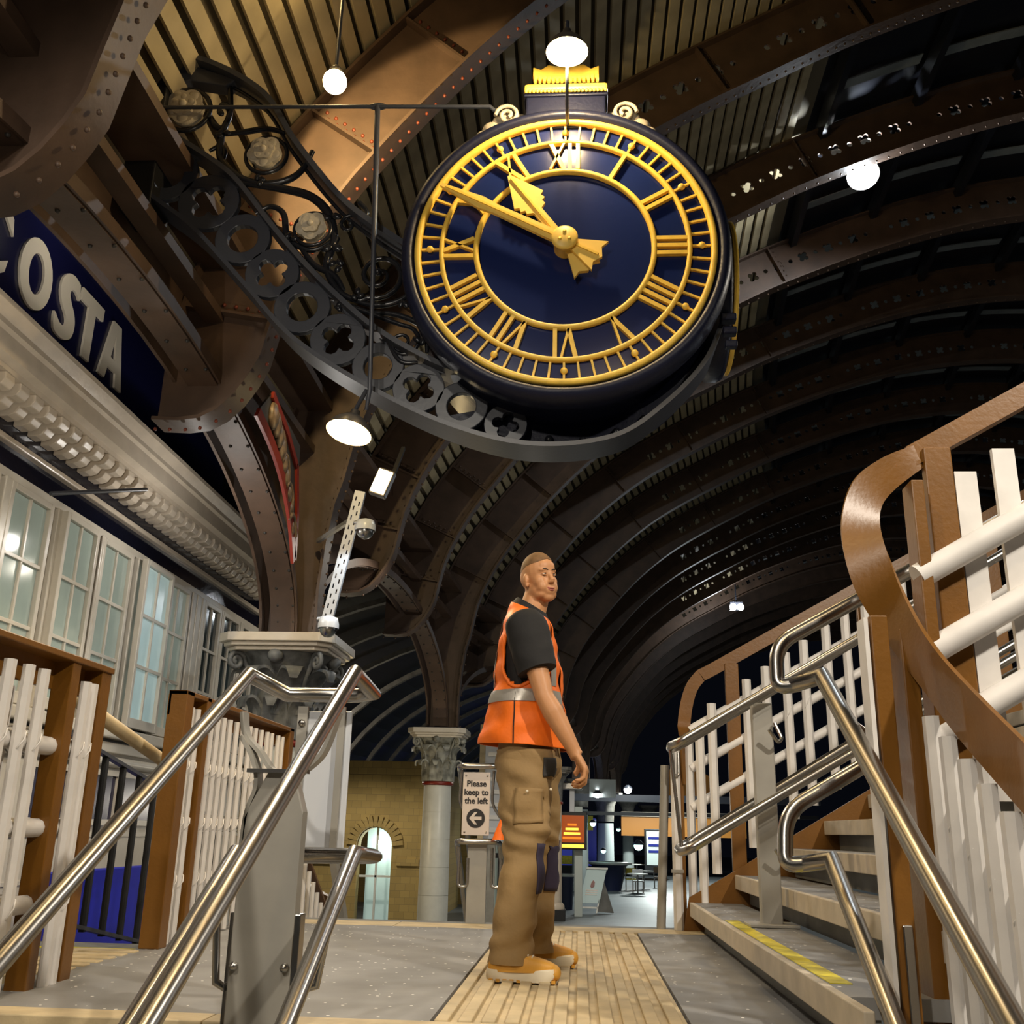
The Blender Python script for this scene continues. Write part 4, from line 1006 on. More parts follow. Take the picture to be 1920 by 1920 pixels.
# pierced frieze between the middle and lower chords
cl = []
for pm in mid:
    q = min(low, key=lambda p: (p-pm).length); cl.append(((pm+q)/2, (q-pm)))
acc = [0]
for i in range(1, len(cl)): acc.append(acc[-1]+(cl[i][0]-cl[i-1][0]).length)
s_at = .12; i = 0
while s_at < acc[-1]:
    j = next(k for k in range(1, len(acc)) if acc[k] >= s_at); f_ = (s_at-acc[j-1])/(acc[j]-acc[j-1]+1e-9)
    c = cl[j-1][0].lerp(cl[j][0], f_); gv = cl[j-1][1].lerp(cl[j][1], f_); gap = max(gv.length, .12); r_ = gap*.47
    tdir = gv.normalized(); rot = atan2(tdir.y, tdir.x)
    lp = [circle(c.x, c.y, r_, 24)]
    lp.append(circle(c.x, c.y, r_*.55, 20) if i % 2 == 0 else quatrefoil(c.x, c.y, r_*.66, rot, .40, 6))
    B().plate(lp, .05, (0, YB, 0)).build('frieze_ring', MT['black_grey'], bk, .006)
    nrm = Vector((-tdir.y, tdir.x)); w = r_*.72
    for s in (-1, 1):                                   # webs to both chords
        e = c+tdir*s*gap*.5; q = c+tdir*s*r_*.9
        B().plate([[(e.x-nrm.x*w, e.y-nrm.y*w), (e.x+nrm.x*w, e.y+nrm.y*w), (q.x+nrm.x*w*.4, q.y+nrm.y*w*.4), (q.x-nrm.x*w*.4, q.y-nrm.y*w*.4)]], .045, (0, YB, 0)).build('frieze_web', MT['black_grey'], bk)
    s_at += r_*1.84; i += 1
# back plate where the bracket meets the arcade
B().box((-3.25, YB-.16, 4.7), (-3.02, YB+.16, 6.15)).build('wall_plate', MT['black'], bk, .01)
B().plate([[(-3.2, 5.98), (-2.9, 6.0), (-2.55, 5.86), (-2.62, 5.80), (-2.9, 5.86), (-3.2, 5.75)]], .12, (0, YB, 0)).build('head_plate', MT['black_grey'], bk, .01)
B().plate([[(-3.2, 4.92), (-2.95, 5.28), (-2.98, 5.38), (-3.2, 5.45)]], .06, (0, YB, 0)).build('heel_plate', MT['black_grey'], bk, .01)
# roses in rings
def rose(x, z, r_, y):
    rs = empty('rose', (x, y, z)); rs.parent = bk; rs.location = Vector((x, y, z))-wl(bk); WL[rs.name] = tuple(rs.location)
    B().lathe([(0, .012), (r_*.80, .012), (r_*.86, 0), (r_*.8, -.04)], (x, y+.02, z), 24, FWD).build('boss', MT['rose'], rs)
    def lobes(R, k, ph, dep=.16): return [(x+R*(1-dep*(1-abs(sin((k*t+ph)/2))))*sin(t), z+R*(1-dep*(1-abs(sin((k*t+ph)/2))))*cos(t)) for t in [2*pi*i/50 for i in range(50)]]
    for R, ph, dy, th in ((r_, 0, .005, .03), (r_*.62, pi, .03, .03)):
        B().plate([lobes(R, 5, ph)], th, (0, y-dy, 0)).build('petals', MT['rose'], rs, .010)
        for k in range(5):
            a = 2*pi*(k+.5)/5-ph/5; B().ball((x+R*.66*sin(a), y-dy-.012, z+R*.66*cos(a)), R*.29, 10, (1, .22, 1)).build('petal', MT['rose'], rs)
    B().ball((x, y-.05, z), r_*.20, 10, (1, .7, 1)).build('centre', MT['rose'], rs)
    P = [(x+r_*1.16*cos(t), y+.03, z+r_*1.16*sin(t)) for t in [2*pi*i/28 for i in range(28)]]
    B().tube(P, r_*.12, 8, closed=True).build('rim', MT['black_gloss'], rs)
rose(-2.90, 5.60, .155, YB-.08); rose(-2.26, 5.19, .130, YB-.08); rose(-1.87, 4.57, .112, YB-.08)
# foliage scrolls
def scroll(c, r_, a0, turns, s=1, th=.022, tail=None, lead=None, y=YB-.02):
    P = []
    n = int(turns*18)
    for i in range(n+1):
        t = i/n; a = a0+s*turns*2*pi*t; q = r_*(1-.86*t); P.append(Vector((c[0]+q*cos(a), y, c[1]+q*sin(a))))
    if lead: P = spline([Vector((p[0], y, p[1])) for p in lead]+[P[0]], 6)[:-1]+P
    n = len(P)
    B().tube(P, th, 8, rs=[th*(1-.45*i/n) for i in range(n)]).build('scroll', MT['black_gloss'], bk)
    B().ball(P[-1], th*1.1, 8).build('scroll_bud', MT['black_gloss'], bk)
scroll((-1.385, 4.215), .185, radians(250), 1.6, 1, .026, lead=[(-1.70, 4.52), (-1.76, 4.30), (-1.66, 4.10), (-1.52, 4.02)])
scroll((-1.19, 3.70), .125, radians(90), 1.5, -1, .020, lead=[(-1.60, 3.99), (-1.42, 3.92), (-1.28, 3.86)])
scroll((-1.62, 4.62), .09, radians(10), 1.1, 1, .018, lead=[(-1.56, 4.80), (-1.50, 4.72)])
def vine(pts, th=.026): 
    P = spline([Vector((a, YB-.02, b_)) for a, b_ in pts], 7); n = len(P)
    B().tube(P, th, 8, rs=[th*(.6+.4*sin(pi*i/(n-1))) for i in range(n)]).build('vine', MT['black_gloss'], bk)
vine([(-2.62, 5.92), (-2.58, 5.60), (-2.62, 5.40), (-2.60, 5.18), (-2.42, 5.01), (-2.2, 4.97), (-2.02, 5.05), (-1.93, 5.24)], .030)
vine([(-2.42, 4.98), (-2.15, 4.93), (-1.92, 4.86), (-1.78, 4.72), (-1.72, 4.52), (-1.74, 4.36)], .034)
vine([(-2.60, 5.40), (-2.45, 5.42), (-2.28, 5.44), (-2.15, 5.40)], .022)
vine([(-2.30, 4.72), (-2.2, 4.78), (-2.1, 4.72), (-2.06, 4.55), (-1.98, 4.46), (-1.85, 4.42), (-1.72, 4.50)], .024)
vine([(-2.75, 5.60), (-2.68, 5.48), (-2.62, 5.45)], .028); vine([(-2.70, 5.26), (-2.62, 5.30), (-2.58, 5.24), (-2.60, 5.14)], .02)
vine([(-1.95, 4.44), (-1.84, 4.30), (-1.70, 4.22), (-1.62, 4.10)], .024); vine([(-1.55, 4.02), (-1.38, 3.98), (-1.22, 4.02), (-1.10, 4.14)], .022)
vine([(-1.42, 3.93), (-1.22, 3.90), (-1.05, 3.80), (-1.02, 3.62)], .022); vine([(-1.30, 3.72), (-1.20, 3.56), (-1.08, 3.55)], .018)
for a, b_, r_ in ((-2.62, 5.60, .05), (-2.60, 5.38, .045), (-1.74, 4.66, .05), (-1.72, 4.40, .055), (-1.68, 4.28, .045), (-1.52, 4.05, .04), (-2.02, 4.50, .045), (-2.3, 4.98, .04), (-1.2, 3.95, .04), (-1.06, 3.72, .045), (-1.62, 3.96, .035)):
    for k in range(3):
        an = random.uniform(0, 6.28); B().ball((a+cos(an)*r_*.7, YB-.05, b_+sin(an)*r_*.7), r_*.62, 8, (1.3, .5, .8), Matrix.Rotation(an, 3, 'Y')).build('leaf', MT['black_gloss'], bk)
# ------------------------------------------------------------------ lamps
def lamp(name, c, ax, r_, lab, power, col, bulb='bulb_warm', grp='dome pendant lamps', stem=None, lit=True, cone=None, aim=None, shade=True):
    """dome shade opening along ax"""
    c = Vector(c); ax = Vector(ax).normalized()
    L = empty(name, c, lab, 'lamp', grp)
    pr = [(r_, 0), (r_*.97, -r_*.10), (r_*.80, -r_*.42), (r_*.50, -r_*.72), (r_*.22, -r_*.84), (r_*.20, -r_*1.15), (r_*.10, -r_*1.22), (0, -r_*1.22)]
    if shade: B().lathe(pr, c, 28, ax).build('shade', MT['lamp_shade'], L)
    pr = [(r_*.985, -.001), (r_*.95, -r_*.10), (r_*.78, -r_*.41), (r_*.48, -r_*.70), (0, -r_*.78)]
    if shade:
        B().lathe(pr, c, 28, ax).build('shade_lining', MT['shade_inside'], L); B().ball(c-ax*r_*.22, r_*.50, 14).build('bulb', MT[bulb], L)
    else:
        B().ball(c, r_, 18).build('bulb', MT[bulb], L); B().lathe([(r_*.5, .8*r_), (r_*.6, 1.1*r_), (r_*.35, 1.5*r_), (.01, 1.6*r_)], c, 16).build('cap', MT['lamp_shade'], L)
    if stem: B().tube(stem, .014, 8).build('stem', MT['black_grey'], L)
    if lit:
        aim = Vector(aim or ax); l = light(name+'_light', tuple(c+ax*r_*.45), power, col, r_*.35, 'SPOT' if cone else 'POINT', tuple(c+ax*r_*.45+aim), cone or 100, .10); l.parent = L; l.location = ax*r_*.45
    return L
TLc = Vector((-.085, 5.30, 5.335))
lamp('clock_lamp', TLc, (0, .12, -1), .135, 'small dome lamp glowing above the clock face', 110, WARM, stem=[TLc+Vector((0, 0, .15)), TLc+Vector((0, 0, .24))])

rods = empty('lamp_conduit', (-1.5, 5.85, 4.4), 'thin iron conduit running along bracket to the clock lamps', 'conduit')
B().tube([(-.085, 5.34, 5.45), (-.085, 5.40, 5.0), (-.085, 5.62, 5.08), (-.085, 5.73, 5.12)], .011, 8).build('rod', MT['black_grey'], rods)
B().tube([(-3.05, 5.95, 5.53), (-1.6, 5.86, 5.42), (-.62, 5.80, 5.34), (-.5, 5.84, 5.25)], .014, 8).build('rod', MT['black_grey'], rods)
B().tube([(-1.42, 5.85, 5.41), (-1.335, 5.85, 3.24), (-1.36, 5.90, 3.12)], .016, 8, rs=[.020, .015, .012]).build('rod', MT['black_grey'], rods)
B().ball((-1.42, 5.86, 5.415), .03, 8, (2.4, 1, .8)).build('tee', MT['black_grey'], rods)
c = Vector((-1.475, 5.95, 2.985))
lamp('bracket_lamp', c, (-.16, -.22, -1), .15, 'dome lamp hanging on chain below the clock bracket', 80, WARM, cone=150, stem=[c+Vector((.02, .03, .16)), c+Vector((.11, -.06, .27))])
c = Vector((-1.80, 6.05, 5.80))
lamp('roof_lamp', c, (.6, .5, -.6), .088, 'blazing yellow lamp by the boarded roof above bracket', 330, (1, .76, .36), stem=[c+Vector((0, 0, .1)), c+Vector((-.02, .1, 2.0))], cone=112, aim=(.55, 1.39, -.12), shade=False)
L_ = bpy.data.objects['roof_lamp_light']; L_.location = (0, .12, 0)
light('board_fill_light', (-2.1, 5.9, 6.9), 22, (1, .70, .30), .06)  # added fill without a fitting, brightens the boards above the lamp
c = Vector((4.47, 14.0, 10.60))
lamp('roof_lamp', c, (-.05, -.6, -1), .25, 'brilliant white pendant lamp high on the right', 420, COOL, 'bulb_white', stem=[c+Vector((0, 0, .2)), c+Vector((0, 0, .7))])
# floodlight and camera arm by the nearer column
fl = empty('floodlight', (-1.88, 9.0, 3.7), 'bright warm floodlight on the brown rib near nearer column', 'floodlight')
u = Vector((.35, 0, .94)).normalized(); v = Vector((.94, -.1, -.35)).normalized(); n_ = u.cross(v)
B().obox((-1.88, 9.05, 3.72), u*.135, v*.085, (0, .05, 0)).build('housing', MT['lamp_shade'], fl, .01)
B().obox((-1.88, 8.995, 3.72), u*.115, v*.07, (0, .006, 0)).build('glass', MT['bulb_warm'], fl)
B().bar((-1.84, 9.10, 3.66), (-1.95, 10.4, 4.6), .04, .04).build('yoke', MT['iron_dark'], fl)
l = light('floodlight_light', (-1.88, 8.85, 3.70), 150, WARMW, .08, 'SPOT', (-2.08, 8.25, 2.7), 100, .3); l.parent = fl; l.location = (0, -.15, 0)
am = empty('camera_arm', (-2.3, 9.4, 3.0), 'slotted steel arm with two dome cameras beside nearer column', 'camera mount')
a, b_ = Vector((-2.17, 9.4, 3.76)), Vector((-2.425, 9.4, 2.36)); d = (b_-a); L = d.length; d.normalize(); s_ = Vector((-d.z, 0, d.x))
loops = [[(-.05, 0), (.05, 0), (.05, L), (-.05, L)]]
for i in range(14):
    for sx in (-.022, .022):
        z = .06+i*.1+(.05 if sx > 0 else 0)
        if z+.05 < L: loops.append([(sx-.007, z), (sx-.007, z+.045), (sx+.007, z+.045), (sx+.007, z)])
B().plate(loops, .008, a, s_, d).build('slotted_bar', MT['zinc'], am)
for s in (-1, 1): B().bar(a+s_*s*.05+Vector((0, .02, 0)), b_+s_*s*.05+Vector((0, .02, 0)), .006, .045, (0, 1, 0)).build('bar_flange', MT['zinc'], am)
for c, nm in ((Vector((-2.07, 9.3, 3.32)), 0), (Vector((-2.36, 9.3, 2.36)), 1)):
    dc = empty('dome_camera', c); dc.parent = am; dc.location = c-wl(am); WL[dc.name] = tuple(dc.location)
    B().lathe([(.03, .12), (.085, .10), (.10, .04), (.10, 0)], c, 16).build('housing', MT['panel_pale'], dc)
    B().ball(c, .085, 12, (1, 1, 1)).build('dome', MT['steel'], dc)
    B().tube([c+Vector((-.12, .05, .10)), c+Vector((-.02, .02, .11))], .02, 6).build('neck', MT['zinc'], dc)
B().bar((-2.2, 9.42, 3.5), (-2.80, 10.3, 3.5), .04, .04).build('wall_bar', MT['zinc'], am)
l = light('camera_arm_light', (-2.05, 9.15, 3.26), 26, (.68, .84, 1), .03, 'SPOT', (-2.45, 9.45, 2.3), 110, .4); l.parent = am; l.location = Vector((-2.02, 9.05, 3.22))-wl(am)
# single camera at the left edge, hanging under the nearest rib
sc_ = empty('security_camera', (-3.06, 4.3, 3.5), 'grey cylindrical camera under the nearest rib at left edge', 'camera')
B().tube([(-3.08, 4.3, 3.67), (-3.08, 4.3, 3.56)], .05, 10).build('bracket', MT['zinc'], sc_)
B().tube([(-3.10, 4.35, 3.50), (-3.05, 4.1, 3.44)], .062, 14).build('body', MT['steel_dull'], sc_); B().tube([(-3.052, 4.11, 3.442), (-3.045, 4.08, 3.435)], .05, 14).build('lens', MT['black'], sc_)
rd = B().tube([(-4.0, 7.04, 2.94), (-3.7, 8.0, 3.30)], .016, 8).build('stay_rod', MT['black_grey'], None, at=(-3.85, 7.5, 3.1)); tag(rd, 'thin black stay rod across the cafe windows', 'rod')
# ------------------------------------------------------------------ the worker
from mathutils import noise
mn_ = empty('person', (-.24, 4.68, 0), 'person in orange high-visibility vest, tan trousers and boots, glancing back', 'person')
def loft(rings, seg=28, cap=True, wob=0, seed=0, wz=14):
    """rings of (centre, half-axis a, half-axis b, squareness) joined into a skin"""
    b = B(); vs = []; n = len(rings)
    for i, (c, a, q, sq) in enumerate(rings):
        c, a, q = Vector(c), Vector(a), Vector(q)
        for j in range(seg):
            t = 2*pi*j/seg; cx = abs(cos(t))**sq*(1 if cos(t) >= 0 else -1); sx = abs(sin(t))**sq*(1 if sin(t) >= 0 else -1)
            p = c+a*cx+q*sx
            if wob:
                nn = (p-c).normalized(); p = p+nn*wob*max(.15, min(1, (p.z-.08)/.2))*noise.noise(Vector((p.x*wz+seed, p.y*wz, p.z*wz*1.6)))
            vs.append(p)
    fs = [(i*seg+j, i*seg+(j+1) % seg, (i+1)*seg+(j+1) % seg, (i+1)*seg+j) for i in range(n-1) for j in range(seg)]
    b.add(vs, fs, True)
    if cap: b.add(vs[:seg], [tuple(reversed(range(seg)))]); b.add(vs[-seg:], [tuple(range(seg))])
    return b
def smooth_rings(R, k=4):
    """interpolate ring parameters"""
    cs = spline([Vector(r[0]) for r in R], k); aa = spline([Vector(r[1]) for r in R], k); qq = spline([Vector(r[2]) for r in R], k)
    ss = spline([Vector((r[3], 0)) for r in R], k)
    return [(cs[i], aa[i], qq[i], ss[i][0]) for i in range(len(cs))]
hd = radians(-12); F = Vector((cos(hd), sin(hd), 0)); S = Vector((sin(hd), -cos(hd), 0)); U = Vector((0, 0, 1))
def ring(x, y, z, f, s, sq=1.0, lean=0): return (Vector((x, y, z)), F*f+U*lean, S*s, sq)
# --- limbs used by body and clothes
SH = Vector((-.238, 4.50, 1.445)); EL = Vector((-.150, 4.435, 1.135)); WR = Vector((-.018, 4.43, .905))
SH2 = Vector((-.215, 4.88, 1.455)); EL2 = Vector((-.13, 4.98, 1.15)); WR2 = Vector((-.02, 4.96, .93))
BX, BY = -.232, 4.69
fa = radians(-50); HF = Vector((cos(fa), sin(fa), 0)); HS = Vector((sin(fa), -cos(fa), 0))     # face direction and its right side
tilt = Matrix.Rotation(radians(5), 3, HF) @ Matrix.Rotation(radians(3), 3, HS)
HF, HS, HU = tilt @ HF, tilt @ HS, tilt @ U
HC = Vector((-.190, 4.675, 1.705)); HK = .91
def H(f, s, u): return HC+(HF*f+HS*s+HU*u)*HK
HR = Matrix((HF, HS, HU)).transposed()
body = B()
def hb(f, s, u, rf, rs, ru, seg=20): body.ball(H(f, s, u), HK, seg, (rf, rs, ru), HR)
hb(-.006, 0, .048, .104, .080, .106); hb(-.03, 0, .03, .080, .079, .080)          # skull
hb(.030, 0, .050, .068, .069, .070); hb(.024, 0, -.030, .070, .064, .080)          # forehead and mid face
hb(.058, 0, -.094, .030, .034, .025); hb(.050, 0, -.080, .036, .046, .034)         # chin
for q in (-1, 1):
    hb(.010, q*.044, -.050, .050, .026, .042); hb(.036, q*.036, -.078, .042, .026, .026)   # jaw
    hb(.046, q*.038, -.012, .040, .032, .038)                                       # cheekbone
    hb(.058, q*.032, -.042, .036, .030, .036)                                       # cheek
    hb(.074, q*.030, .0435, .020, .026, .0105)                                      # brow
    hb(-.010, q*.084, .004, .019, .009, .031, 12); hb(-.004, q*.081, -.022, .012, .009, .014, 10)   # ear
hb(.076, 0, .066, .022, .048, .036); hb(.079, 0, -.060, .019, .034, .028)
body.tube([H(.086, 0, .036), H(.098, 0, .008), H(.110, 0, -.017)], .01, 10, rs=[.0085, .0105, .0140]); hb(.105, 0, -.021, .014, .015, .010, 10)
for q in (-1, 1): hb(.097, q*.013, -.023, .010, .009, .008, 10)
NB = Vector((-.235, 4.69, 1.515))
body.tube([NB-U*.08, NB, H(-.022, 0, -.055), H(-.012, 0, .0)], .06, 18, rs=[.095, .068, .060, .062])
# torso core, hips and legs under the clothes keep the figure one piece
tor = loft(smooth_rings([ring(BX, BY, .86, .10, .15), ring(BX, BY, 1.05, .095, .14), ring(BX, BY, 1.25, .10, .155), ring(BX, BY, 1.42, .085, .17), ring(BX, BY, 1.50, .06, .10)]), 20); body.add(tor.v, tor.f)
for hip, kn, an in ((Vector((-.235, 4.60, .90)), Vector((-.232, 4.53, .50)), Vector((-.275, 4.50, .08))), (Vector((-.225, 4.80, .90)), Vector((-.175, 4.87, .51)), Vector((-.205, 4.94, .08)))):
    body.tube([hip, hip.lerp(kn, .5), kn, kn.lerp(an, .4), an], .06, 14, rs=[.085, .072, .054, .056, .038])
for sh, el, wr_ in ((SH, EL, WR), (SH2, EL2, WR2)):
    body.tube([sh, sh.lerp(el, .45), el, el.lerp(wr_, .28), el.lerp(wr_, .7), wr_, wr_+(wr_-el).normalized()*.02], .04, 16, rs=[.058, .053, .042, .047, .037, .028, .029])
def hand_(wr_, el, near):
    d = (wr_-el).normalized(); nn = Vector((-1, 0, 0)); nn = (nn-d*nn.dot(d)).normalized(); sd = Vector((0, 1 if near else -1, 0)); sd = (sd-d*sd.dot(d)-nn*sd.dot(nn)).normalized()
    R = Matrix((d, sd, nn)).transposed()
    body.ball(wr_+d*.05, 1, 14, (.052, .040, .018), R); body.ball(wr_+d*.075, 1, 14, (.034, .043, .017), R)
    for i, (o, L) in enumerate(((.031, .96), (.0105, 1.06), (-.0105, 1.0), (-.031, .80))):
        p = wr_+d*(.098-.006*abs(i-1))+sd*o; P = [p-d*.03, p]
        for an, l in ((radians(38), .042), (radians(88), .027), (radians(120), .021)):
            p = p+(d*cos(an)+nn*sin(an))*l*L; P.append(p)
        body.tube(P, .009, 10, rs=[.0095, .0098, .0092, .0086, .0070]); body.ball(P[-1], .0072, 8)
    p = wr_+d*.025+sd*.030; P = [p-sd*.015, p+d*.012+sd*.010]
    for an, l in ((radians(30), .036), (radians(60), .028)): P.append(P[-1]+(d*cos(an)+nn*sin(an))*l+sd*.006)
    body.tube(P, .011, 10, rs=[.014, .0125, .0105, .0085]); body.ball(P[-1], .0088, 8)
hand_(WR, EL, True); hand_(WR2, EL2, False)
bo = body.build('body', MT['skin'], mn_)
m_ = bo.modifiers.new('union', 'REMESH'); m_.mode = 'VOXEL'; m_.voxel_size = .0042; m_.use_smooth_shade = True
m_ = bo.modifiers.new('soften', 'SMOOTH'); m_.factor = .5; m_.iterations = 7
# --- face details
for q in (-1, 1):
    B().ball(H(.0835, q*.031, .0215), HK, 14, (.0075, .0125, .0055), HR).build('eye', MT['eye_white'], bo)
    B().ball(H(.0895, q*.0285, .0215), HK, 10, (.0030, .0058, .0058), HR).build('iris', MT['iris'], bo)
    P = spline([H(.0945, q*.012, .0425), H(.0940, q*.030, .0475), H(.078, q*.050, .0420)], 5)
    B().tube(P, .004, 6, rs=[.0032]*4+[.0038]*4+[.0022]*3).build('eyebrow', MT['brow'], bo)
    P = spline([H(.0880, q*.017, .0245), H(.0925, q*.030, .0285), H(.0840, q*.045, .0235)], 4)
    B().tube(P, .0026, 6).build('eyelid', MT['skin'], bo)
    P = spline([H(.0880, q*.018, .0185), H(.0915, q*.030, .0155), H(.0840, q*.044, .0190)], 4)
    B().tube(P, .0022, 6).build('lower_eyelid', MT['skin'], bo)
P = spline([H(.0850, -.030, -.0480), H(.0955, -.014, -.0535), H(.0985, 0, -.0555), H(.0955, .014, -.0535), H(.0850, .030, -.0480)], 5)
B().tube(P, .0034, 8, rs=[.0016, .0022, .0028, .0032, .0034, .0036, .0037, .0037, .0037, .0036, .0036, .0036, .0037, .0037, .0037, .0036, .0034, .0032, .0028, .0022, .0016]).build('upper_lip', MT['lip'], bo)
P = spline([H(.0850, -.026, -.0515), H(.0940, -.013, -.0620), H(.0965, 0, -.0650), H(.0940, .013, -.0620), H(.0850, .026, -.0515)], 5)
B().tube(P, .0042, 8, rs=[.0016, .0022, .003, .0036, .004, .0043, .0044, .0045, .0045, .0045, .0045, .0045, .0045, .0045, .0044, .0043, .004, .0036, .003, .0022, .0016]).build('lower_lip', MT['lip'], bo)
P = spline([H(.0880, -.021, -.0520), H(.0945, 0, -.0592), H(.0880, .021, -.0520)], 5)
B().tube(P, .0034, 6).build('teeth', MT['teeth'], bo)
# --- cropped hair: a close shell over the crown
hv = []; hf = []; nu, nv = 40, 16
for i in range(nv+1):
    for j in range(nu):
        a = 2*pi*j/nu; cf = cos(a)
        lim = 1.05-.05*cf+.42*max(0, -cf)+.22*abs(sin(a))                   # hairline angle from the crown
        t = lim*i/nv; th_ = .992+.036*min(1, (1-i/nv)*2.2)
        hv.append(H(-.006+.104*th_*sin(t)*cf+.002*max(0, cf)*sin(t), .0805*th_*sin(t)*sin(a), .048+.108*th_*cos(t)))
for i in range(nv):
    for j in range(nu): hf.append((i*nu+j, i*nu+(j+1) % nu, (i+1)*nu+(j+1) % nu, (i+1)*nu+j))
B().add(hv, hf, True).build('hair', MT['hair'], bo)
# --- black polo shirt
sh_ = smooth_rings([ring(BX, BY, .97, .125, .170), ring(BX, BY, 1.15, .118, .165), ring(BX, BY, 1.32, .122, .185), ring(BX-.005, BY, 1.44, .108, .195), ring(BX-.005, BY, 1.510, .085, .142, 1, -.01), ring(-.232, 4.69, 1.558, .069, .078, 1, -.03)])
st = loft(sh_, 32).build('shirt', MT['shirt'], mn_)
def sleeve(sh, el, yo, nm, k=.58):
    d = (el-sh).normalized(); a = F-d*F.dot(d); a.normalize(); q = d.cross(a)
    R = [(sh+d*t, a*r1, q*r2, 1.0) for t, r1, r2 in ((-.085, .03, .03), (-.07, .068, .055), (-.03, .094, .068), (.05, .098, .072), (.12, .094, .072), (.175, .090, .071), (.205, .088, .070))]
    return loft(smooth_rings(R, 3), 24, True, .006, yo).build(nm, MT['shirt'], st)
sleeve(SH, EL, 3, 'sleeve'); sleeve(SH2, EL2, 9, 'sleeve')
cl_ = [(Vector((-.228, 4.686, 1.545)), F*.072-U*.045, S*.070, 1), (Vector((-.222, 4.683, 1.590)), F*.068-U*.040, S*.066, 1), (Vector((-.224, 4.686, 1.582)), F*.076-U*.046, S*.075, 1), (Vector((-.228, 4.688, 1.545)), F*.098-U*.055, S*.098, 1)]
loft(smooth_rings(cl_, 3), 24, False).build('collar', MT['shirt'], st)
# --- orange vest: open front, armholes, flared hem
VR = smooth_rings([ring(-.243, BY, .940, .196, .205, 1.0, -.012), ring(-.242, BY, 1.0, .186, .205, 1.0, -.010), ring(-.238, BY, 1.15, .158, .195), ring(-.234, BY, 1.30, .138, .196), ring(-.236, BY, 1.42, .122, .190), ring(-.240, BY, 1.495, .106, .160, 1, -.012), ring(-.238, BY, 1.545, .090, .110, 1, -.030), ring(-.234, BY, 1.566, .082, .088, 1, -.040)], 10)
seg = 120
full = loft(VR, seg, False, .018, 5, 8); n = len(VR); fs = []
for i in range(n-1):
    z = VR[i][0].z
    for j in range(seg):
        t = 2*pi*(j+.5)/seg; deg = math.degrees(t)
        if deg < 6 or deg > 354: continue                                    # open front
        side = min(abs(deg-88), abs(deg-272))
        if ((z-1.345)/.155)**2+(side/34)**2 < 1: continue                     # armholes
        fs.append((i*seg+j, i*seg+(j+1) % seg, (i+1)*seg+(j+1) % seg, (i+1)*seg+j))
vb = B(); vb.add(full.v[:n*seg], fs, True)
ve = vb.build('vest', MT['orange'], mn_); m_ = ve.modifiers.new('thickness', 'SOLIDIFY'); m_.thickness = .006; m_.offset = 1
def band(z0, z1, d0, d1, nm, grow=.005):
    """reflective tape on the vest between two heights and two bearings"""
    rows = []
    for k in range(4):
        z = z0+(z1-z0)*k/3
        i = max(q for q in range(n) if VR[q][0].z <= z); i = min(i, n-2); f_ = (z-VR[i][0].z)/(VR[i+1][0].z-VR[i][0].z)
        row = []
        for q in range(41):
            deg = d0+(d1-d0)*q/40; j = deg/360*seg; j0 = int(j) % seg; fj = j-int(j)
            p = [Vector(full.v[ii*seg+jj]) for ii in (i, i+1) for jj in (j0, (j0+1) % seg)]
            v_ = (p[0]*(1-fj)+p[1]*fj)*(1-f_)+(p[2]*(1-fj)+p[3]*fj)*f_
            c = VR[i][0].lerp(VR[i+1][0], f_); nn = (v_-c); nn.z = 0; row.append(v_+nn.normalized()*(.006+grow))
        rows.append(row)
    vs = [v for r_ in rows for v in r_]; fs = [(a*41+q, a*41+q+1, (a+1)*41+q+1, (a+1)*41+q) for a in range(3) for q in range(40)]
    return B().add(vs, fs, True).build(nm, MT['reflective'], ve)
band(1.125, 1.178, 12, 348, 'reflective_band')
band(1.20, 1.50, 20, 32, 'reflective_strap', .004); band(1.20, 1.50, 150, 162, 'reflective_strap', .004)
band(.955, 1.125, 8, 11, 'zip_edge', .003)
def on_vest(z, deg, grow=.006):
    i = min(max(q for q in range(n) if VR[q][0].z <= z), n-2); f_ = (z-VR[i][0].z)/(VR[i+1][0].z-VR[i][0].z); j = int(round(deg/360*seg)) % seg
    v_ = Vector(full.v[i*seg+j]).lerp(Vector(full.v[(i+1)*seg+j]), f_); nn = v_-VR[i][0]; nn.z = 0; return v_+nn.normalized()*grow
for cdeg in (88, 272):
    P = [on_vest(1.345+.158*sin(t), cdeg+35*cos(t)) for t in [2*pi*q/40 for q in range(40)]]
    B().tube(P, .009, 8, closed=True).build('armhole_binding', MT['orange'], ve)
B().tube([Vector(full.v[i*seg+30])+S*.008 for i in range(0, 22)], .003, 5).build('side_seam', MT['shirt'], ve)
